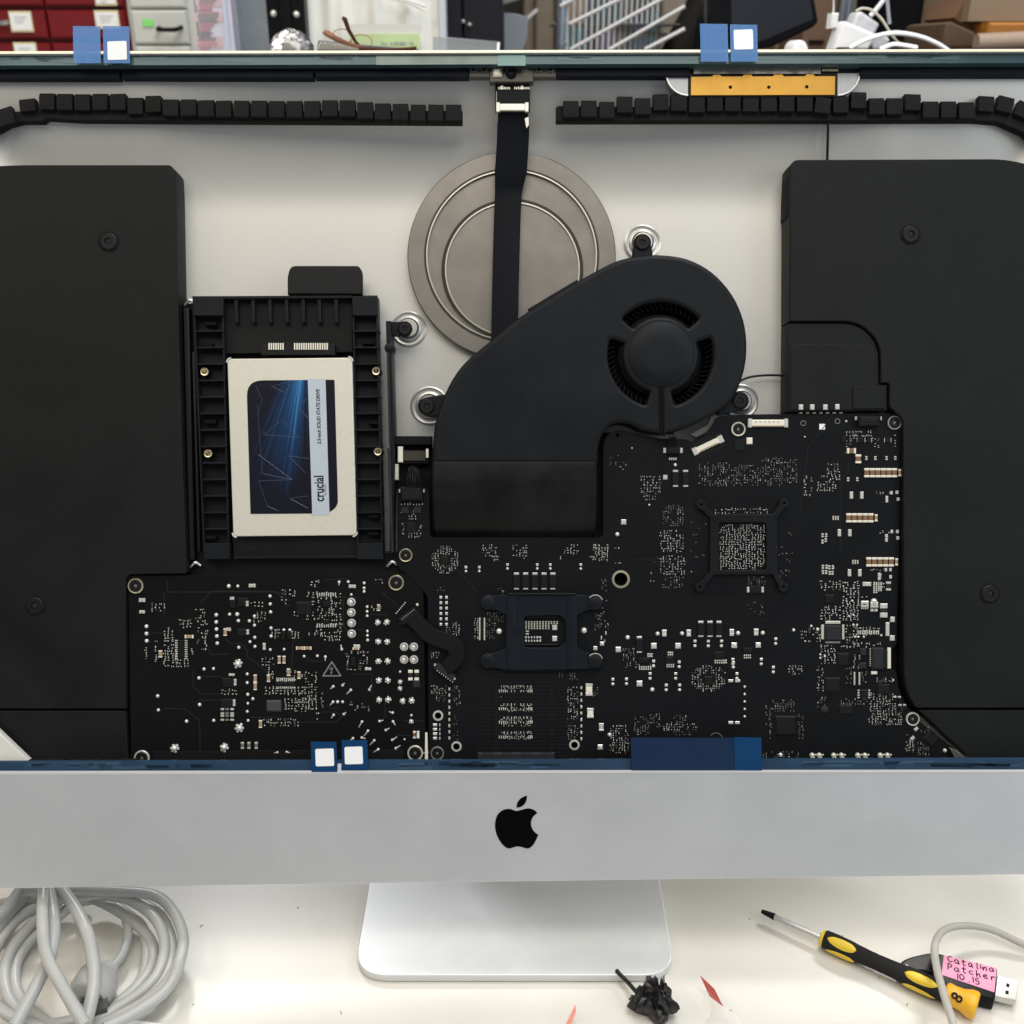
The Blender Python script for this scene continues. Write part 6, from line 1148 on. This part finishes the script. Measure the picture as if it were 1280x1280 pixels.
for k_, o in enumerate([o for o in bpy.data.objects if o.name.startswith('storage_box')]):
    o['label'] = 'blurred dark box in the row on the far shelf behind the wire rack and monitor'
# wire rack
Y = 1.1; WR = thing('wire_rack', (vx(760, 30, Y), Y, 0), 'chrome wire shelving rack with a thick corner pole', 'rack')
m = MB(); a = vx(702, 30, Y); m.tube([(a, 0, -Y), (a, .8, -Y)], .0065, 0, 14); m.tube([(a, vz(56, Y), -Y), (a, vz(53, Y), -Y)], .0085, 0, 14); m.build('pole', mat('pole_chrome', (.50, .56, .64), .25, .8), WR, FV)
WIREM = mat('wire_chrome', (.62, .61, .60), .35, .2)
ni = 17
for i in range(ni):
    x = 709 + i * 8.3; m = MB(); z0 = vz(62 + 14, Y); dz = (i - 6) * .004
    top_ = vz(-30, Y)
    m.tube([(vx(x, 40, Y + .0), z0 - .05, -Y - i * .012), (vx(x, 40, Y), top_, -Y - i * .012)], .0023, 0, 6); m.build('wire', WIREM, WR, FV)
for (x0, y0, x1, y1) in ((655, 27, 672, 12), (712, 30, 785, -6), (713, 62, 836, -6), (762, 62, 856, 8), (806, 62, 856, 36), (700, 8, 730, -8)):
    m = MB(); i0, i1 = (x0 - 709) / 8.3, (x1 - 709) / 8.3; m.tube([(*B(x0, y0, Y - .006), -Y + .006 - max(0, 0)), (*B(x1, y1, Y - .006), -Y + .006)], .0028, 0, 8); m.build('rail', WIREM, WR, FV)
m = MB(); Y2 = 1.3
for (x0, y0, x1, y1) in ((690, 30, 840, 45), (620, 5, 700, -25), (600, 12, 660, -6)): m.tube([(*B(x0, y0, Y2), -Y2), (*B(x1, y1, Y2), -Y2)], .003, 0, 6)
m.build('shelf_edge', mat('dim_wire', (.3, .29, .28), .4, .4), WR, FV)
m = MB(); vb(m, 690, 29.2, 850, 31, 1.185, 1.32, 0); m.build('wire_shelf', mat('shelf_grey', (.12, .12, .12), .4, .3), WR, FV)
m = MB(); vb(m, 712, -20, 732, 18, 1.2, 1.26, 0, toz=vz(29.2, 1.2)); tag(m.build('bead_bag', mat('bead_tan', (.30, .20, .11), .5, 0, .4, 60), None, FV), 'tan bag on the shelf of the wire rack beside the pole', 'bag')
m = MB(); vb(m, 745, -20, 775, 3, 1.2, 1.26, 0, toz=vz(29.2, 1.2)); tag(m.build('teal_packet', mat('teal_bag', (.03, .09, .10), .4), None, FV), 'teal packet on the shelf of the wire rack, right of the tan bag', 'packet')
m = MB(); vb(m, 698, 23, 710, 28, 1.19, 1.3, 0, toz=vz(29.2, 1.2)); tag(m.build('red_packet', mat('red_box', (.35, .05, .04), .5), None, FV), 'flat red packet on the rack shelf behind the pole', 'packet')
# black bag / chair back
Y = 1.25; m = MB(); m.prism([smooth([B(838, 75, Y), B(846, 40, Y), B(862, 10, Y), B(880, -20, Y), B(905, -25, Y), B(930, 20, Y), B(925, 75, Y)], True, 5)], -Y - .1, -Y, .02, 0, 3); m.box(vx(840, 60, Y), vx(925, 60, Y), 0, vz(72, Y), -Y - .1, -Y - .01)
tag(m.build('black_bag', mat('dark_fabric', (.018, .016, .014), .8, 0, .4, 40), None, FV, smooth=50), 'soft black bag behind the monitor, right of the wire rack', 'bag')
m = MB(); m.tube(smooth([(*B(870, 60, Y - .03), -Y + .03), (*B(878, 20, Y - .03), -Y + .03), (*B(893, 5, Y - .03), -Y + .03), (*B(903, 25, Y - .03), -Y + .03), (*B(905, 62, Y - .03), -Y + .03)]), .005, 0, 8); m.tube(smooth([(*B(880, 45, Y - .03), -Y + .03), (*B(888, 15, Y - .03), -Y + .03), (*B(905, 8, Y - .03), -Y + .03)]), .004, 0, 8)
tag(m.build('bag_strap', BLKG, None, FV, smooth=60), 'glossy black strap loop on the soft black bag', 'strap')
# monitor
Y = .85; MO = thing('monitor', (vx(950, 30, Y), Y, 0), 'black flat monitor seen tilted, right of the blue film tabs', 'monitor')
scr = [B(885, -30, Y), B(1014, -30, Y), B(1023, 27, Y), B(1017, 34, Y), B(962, 60, Y), B(885, 68, Y)]
m = MB(); m.prism([scr], -Y - .03, -Y, .003, 0, 2); m.build('frame', BLKG, MO, FV)
m = MB(); m.prism([[B(914, -30, Y), B(1008, -30, Y), B(1016, 24, Y), B(955, 50, Y), B(914, 60, Y)]], -Y, -Y + .0008, 0); m.build('screen', mat('dark_screen', (.028, .031, .038), .3), MO, FV)
m = MB(); m.box(vx(920, 40, Y), vx(950, 40, Y), 0, vz(50, Y), -Y - .07, -Y - .031); m.box(vx(880, 40, Y), vx(990, 40, Y), 0, .012, -Y - .16, -Y - .0); m.build('monitor_stand', BLKG, MO, FV)
# brown carton, chargers, cables
m = MB(); vb(m, 1012, -40, 1046, 0, 1.2, 1.35, 0, toz=0.0); vb(m, 1012, 50, 1030, 53, 1.195, 1.2, 1)
tag(m.build('carton', [mat('brown_card', (.17, .10, .065), .8, 0, .1, 20), VOID], None, FV), 'upright brown carton between the monitor and the white chargers', 'carton')
Y = .60; SHZ = vz(62, Y)
m = MB(); m.box(vx(1005, 62, Y), vx(1215, 62, Y), 0, SHZ - .001, -Y - .25, -Y + .05); tag(m.build('dark_crate', mat('crate_brown', (.05, .035, .025), .7), None, FV), 'dark crate carrying the white chargers and cables', 'crate')
m = MB(); m.prism([rpoly([B(1041, 63, Y), B(1053, 29, Y), B(1056, 26, Y), B(1094, 42, Y), B(1096, 45, Y), B(1085, 63, Y)], .002, 3)], -Y - .03, -Y, .003, 0, 3)
tag(m.build('charger_brick', WHT, None, FV, smooth=50), 'big square white charger brick, nearest of the chargers on the crate', 'charger')
m = MB(); Y3 = Y + .05; m.prism([rpoly([B(1062, 40, Y3), B(1072, 16, Y3), B(1077, 14, Y3), B(1100, 30, Y3), B(1090, 50, Y3)], .002, 3)], -Y3 - .03, -Y3, .003, 0, 3); m.box(vx(1064, 50, Y3), vx(1095, 50, Y3), SHZ, vz(42, Y3), -Y3 - .03, -Y3 - .002)
tag(m.build('charger_brick', mat('white_plastic_b', (.72, .72, .74), .4), None, FV, smooth=50), 'white charger standing behind the big square brick with a cable at its top', 'charger')
m = MB(); Y4 = Y + .02; m.prism([smooth([B(1090, 62, Y4), B(1088, 45, Y4), B(1100, 42, Y4), B(1112, 48, Y4), B(1110, 56, Y4), B(1100, 62, Y4)], True, 4)], -Y4 - .03, -Y4, .003, 0, 3)
tag(m.build('charger_brick', mat('white_plastic_c', (.62, .62, .64), .4), None, FV, smooth=50), 'rounded white charger to the right of the big square brick', 'charger')
def wire(pts, Y, r, mt, lb_, name='white_cable'):
    m = MB(); m.tube(smooth([(*B(x, y, Y), -Y) for x, y in pts], n=6), r, 0, 8); tag(m.build(name, mt, None, FV, smooth=60), lb_, 'cable')
wire([(1062, 60), (1082, 50), (1105, 43), (1125, 41.5), (1150, 46), (1172, 55), (1186, 64)], Y - .02, .0022, WHT, 'thick white cable arching right over the chargers')
wire([(1070, 14), (1078, 10.5), (1090, 13), (1102, 24), (1112, 40), (1118, 48), (1124, 54), (1138, 60)], Y - .01, .0012, mat('cream_wire', (.62, .58, .48), .4), 'thin cream cable looping above the chargers')
wire([(1088, 20), (1096, 11), (1106, -2), (1112, -12)], Y + .04, .0024, WHT, 'short thick white cable rising from the rear charger')
wire([(1108, -14), (1110, 10), (1112, 30)], Y + .05, .0018, mat('grey_wire', (.45, .46, .5), .4), 'straight grey-white cable hanging behind the chargers')
wire([(1100, 62), (1115, 56), (1130, 57), (1146, 60)], Y - .03, .0022, WHT, 'low white cable end lying right of the rounded charger')
wire([(1042, -14), (1042, 10), (1041, 24)], Y + .02, .0009, mat('white_thread', (.7, .7, .7), .4), 'thin white lead hanging down to a small plug')
m = MB(); a, z = B(1041, 22, Y + .02); m.bbox(a - .0035, a + .0035, z - .010, z + .004, -Y - .028, -Y - .012, .001); tag(m.build('small_plug', WHT, None, FV), 'small white plug at the end of the hanging lead', 'plug')
m = MB(); m.dome(*B(1001, 64, .7), -.72, .017, .02, 0, 14); m.box(vx(985, 60, .7), vx(1015, 60, .7), 0, vz(61, .7), -.75, -.721); m.v = m.v
m = MB(); m.prism([smooth([B(992, 66, .62), B(993, 56, .62), B(1000, 50, .62), B(1008, 54, .62), B(1010, 66, .62)], True, 4)], -.66, -.62, .003, 0, 2); m.box(vx(992, 60, .62), vx(1010, 60, .62), 0, vz(66.5, .62), -.66, -.622)
tag(m.build('white_bottle', WHT, None, FV, smooth=50), 'rounded white bottle top below the corner of the monitor', 'bottle')
Y = 1.0; GLS = MATS['grey_wire']
m = MB()
for x in (1053, 1060): m.tube([(vx(x, 20, Y), 0, -Y), (vx(x, 20, Y), .7, -Y)], .004, 0, 8)
m.box(vx(1050, 20, Y), vx(1064, 20, Y), 0, .02, -Y - .02, -Y + .02)
tag(m.build('rack_leg', mat('blue_grey_metal', (.30, .33, .38), .3, .5), None, FV), 'pair of grey metal uprights behind the chargers', 'rack')
m = MB(); vb(m, 1066, -40, 1112, 0, 1.15, 1.2, 0, toz=0.0, bv=.004); tag(m.build('glass_jar', mat('murky_glass', (.16, .16, .13), .2, 0, .5, 40), None, FV), 'murky grey-green jar behind the chargers', 'jar')
m = MB(); Y = .95; m.prism([smooth([B(1112, 80, Y), B(1110, 0, Y), B(1125, -40, Y), B(1185, -40, Y), B(1192, 0, Y), B(1176, 40, Y), B(1180, 80, Y)], True, 4)], -Y - .15, -Y, .02, 0, 3); m.box(vx(1115, 60, Y), vx(1175, 60, Y), 0, vz(78, Y), -Y - .14, -Y - .01)
tag(m.build('black_bag', mat('black_cloth', (.006, .006, .008), .8, 0, .3, 30), None, FV, smooth=50), 'pitch black bag between the chargers and the cardboard boxes', 'bag')
Y = .80; CARD = mat('kraft_card', (.36, .24, .14), .75, 0, .1, 25); CARD2 = mat('kraft_card_light', (.27, .19, .12), .75, 0, .1, 25)
m = MB(); vb(m, 1222, -50, 1400, 26.5, Y, Y + .2, 0); tag(m.build('cardboard_box', CARD2, None, FV), 'plain tan cardboard box, topmost of the stack at the far right', 'box')
m = MB(); vb(m, 1237, 27.6, 1400, 47, Y - .02, Y + .2, 0, bv=.003); tag(m.build('padded_envelope', mat('orange_envelope', (.40, .15, .015), .6, 0, .1, 25), None, FV), 'orange padded envelope under the tan cardboard box', 'envelope')
m = MB(); m.prism([[B(1176, 60, Y - .03), B(1182, 30, Y - .03), B(1190, 27, Y - .03), B(1218, 40, Y - .03), B(1232, 60, Y - .03)]], -Y - .1, -Y + .03, .003); tag(m.build('crushed_box', mat('dim_card', (.10, .06, .03), .8, 0, .5, 60), None, FV), 'crushed brown box left of the orange envelope', 'box')
m = MB(); m.prism([[B(1192, 22, Y + .02), B(1212, -12, Y + .02), B(1221, -20, Y + .02), B(1221, 28, Y + .02), B(1236, 30, Y + .02), B(1236, 46, Y + .02), B(1218, 44, Y + .02)]], -Y - .12, -Y - .02, .002); tag(m.build('open_carton', mat('dull_kraft', (.17, .09, .045), .8), None, FV), 'slanting brown carton flap left of the tan box', 'carton')
m = MB(); m.tube([(*B(1220, 54, Y - .05), -Y + .05), (*B(1300, 50, Y - .05), -Y + .05)], .010, 0, 12); tag(m.build('paper_roll', mat('paper_roll_beige', (.36, .26, .19), .6), None, FV), 'beige paper roll lying under the orange envelope', 'roll')
m = MB(); m.box(vx(1170, 60, Y), vx(1400, 60, Y), 0, vz(60.2, Y), -Y - .2, -Y + .07); tag(m.build('storage_crate', mat('dark_crate_brown', (.05, .03, .022), .7), None, FV), 'dark brown crate under the boxes and roll at the far right', 'crate')

m = MB(); R = random.Random(5)
for i in range(14):
    x, y = R.uniform(240, 1150), R.uniform(1125, 1275)
    if 430 < x < 850 and y < 1232: continue
    p = G(x, y, 0); q = R.random() * 3; l = R.uniform(.0003, .0011)
    m.box(p[0] - l, p[0] + l, p[1] - .00022, p[1] + .00022, .00005, .0004, 0, q)
m.build('dust_crumbs', mat('dust_grey', (.30, .28, .25), .9), None, FW, kind='stuff')
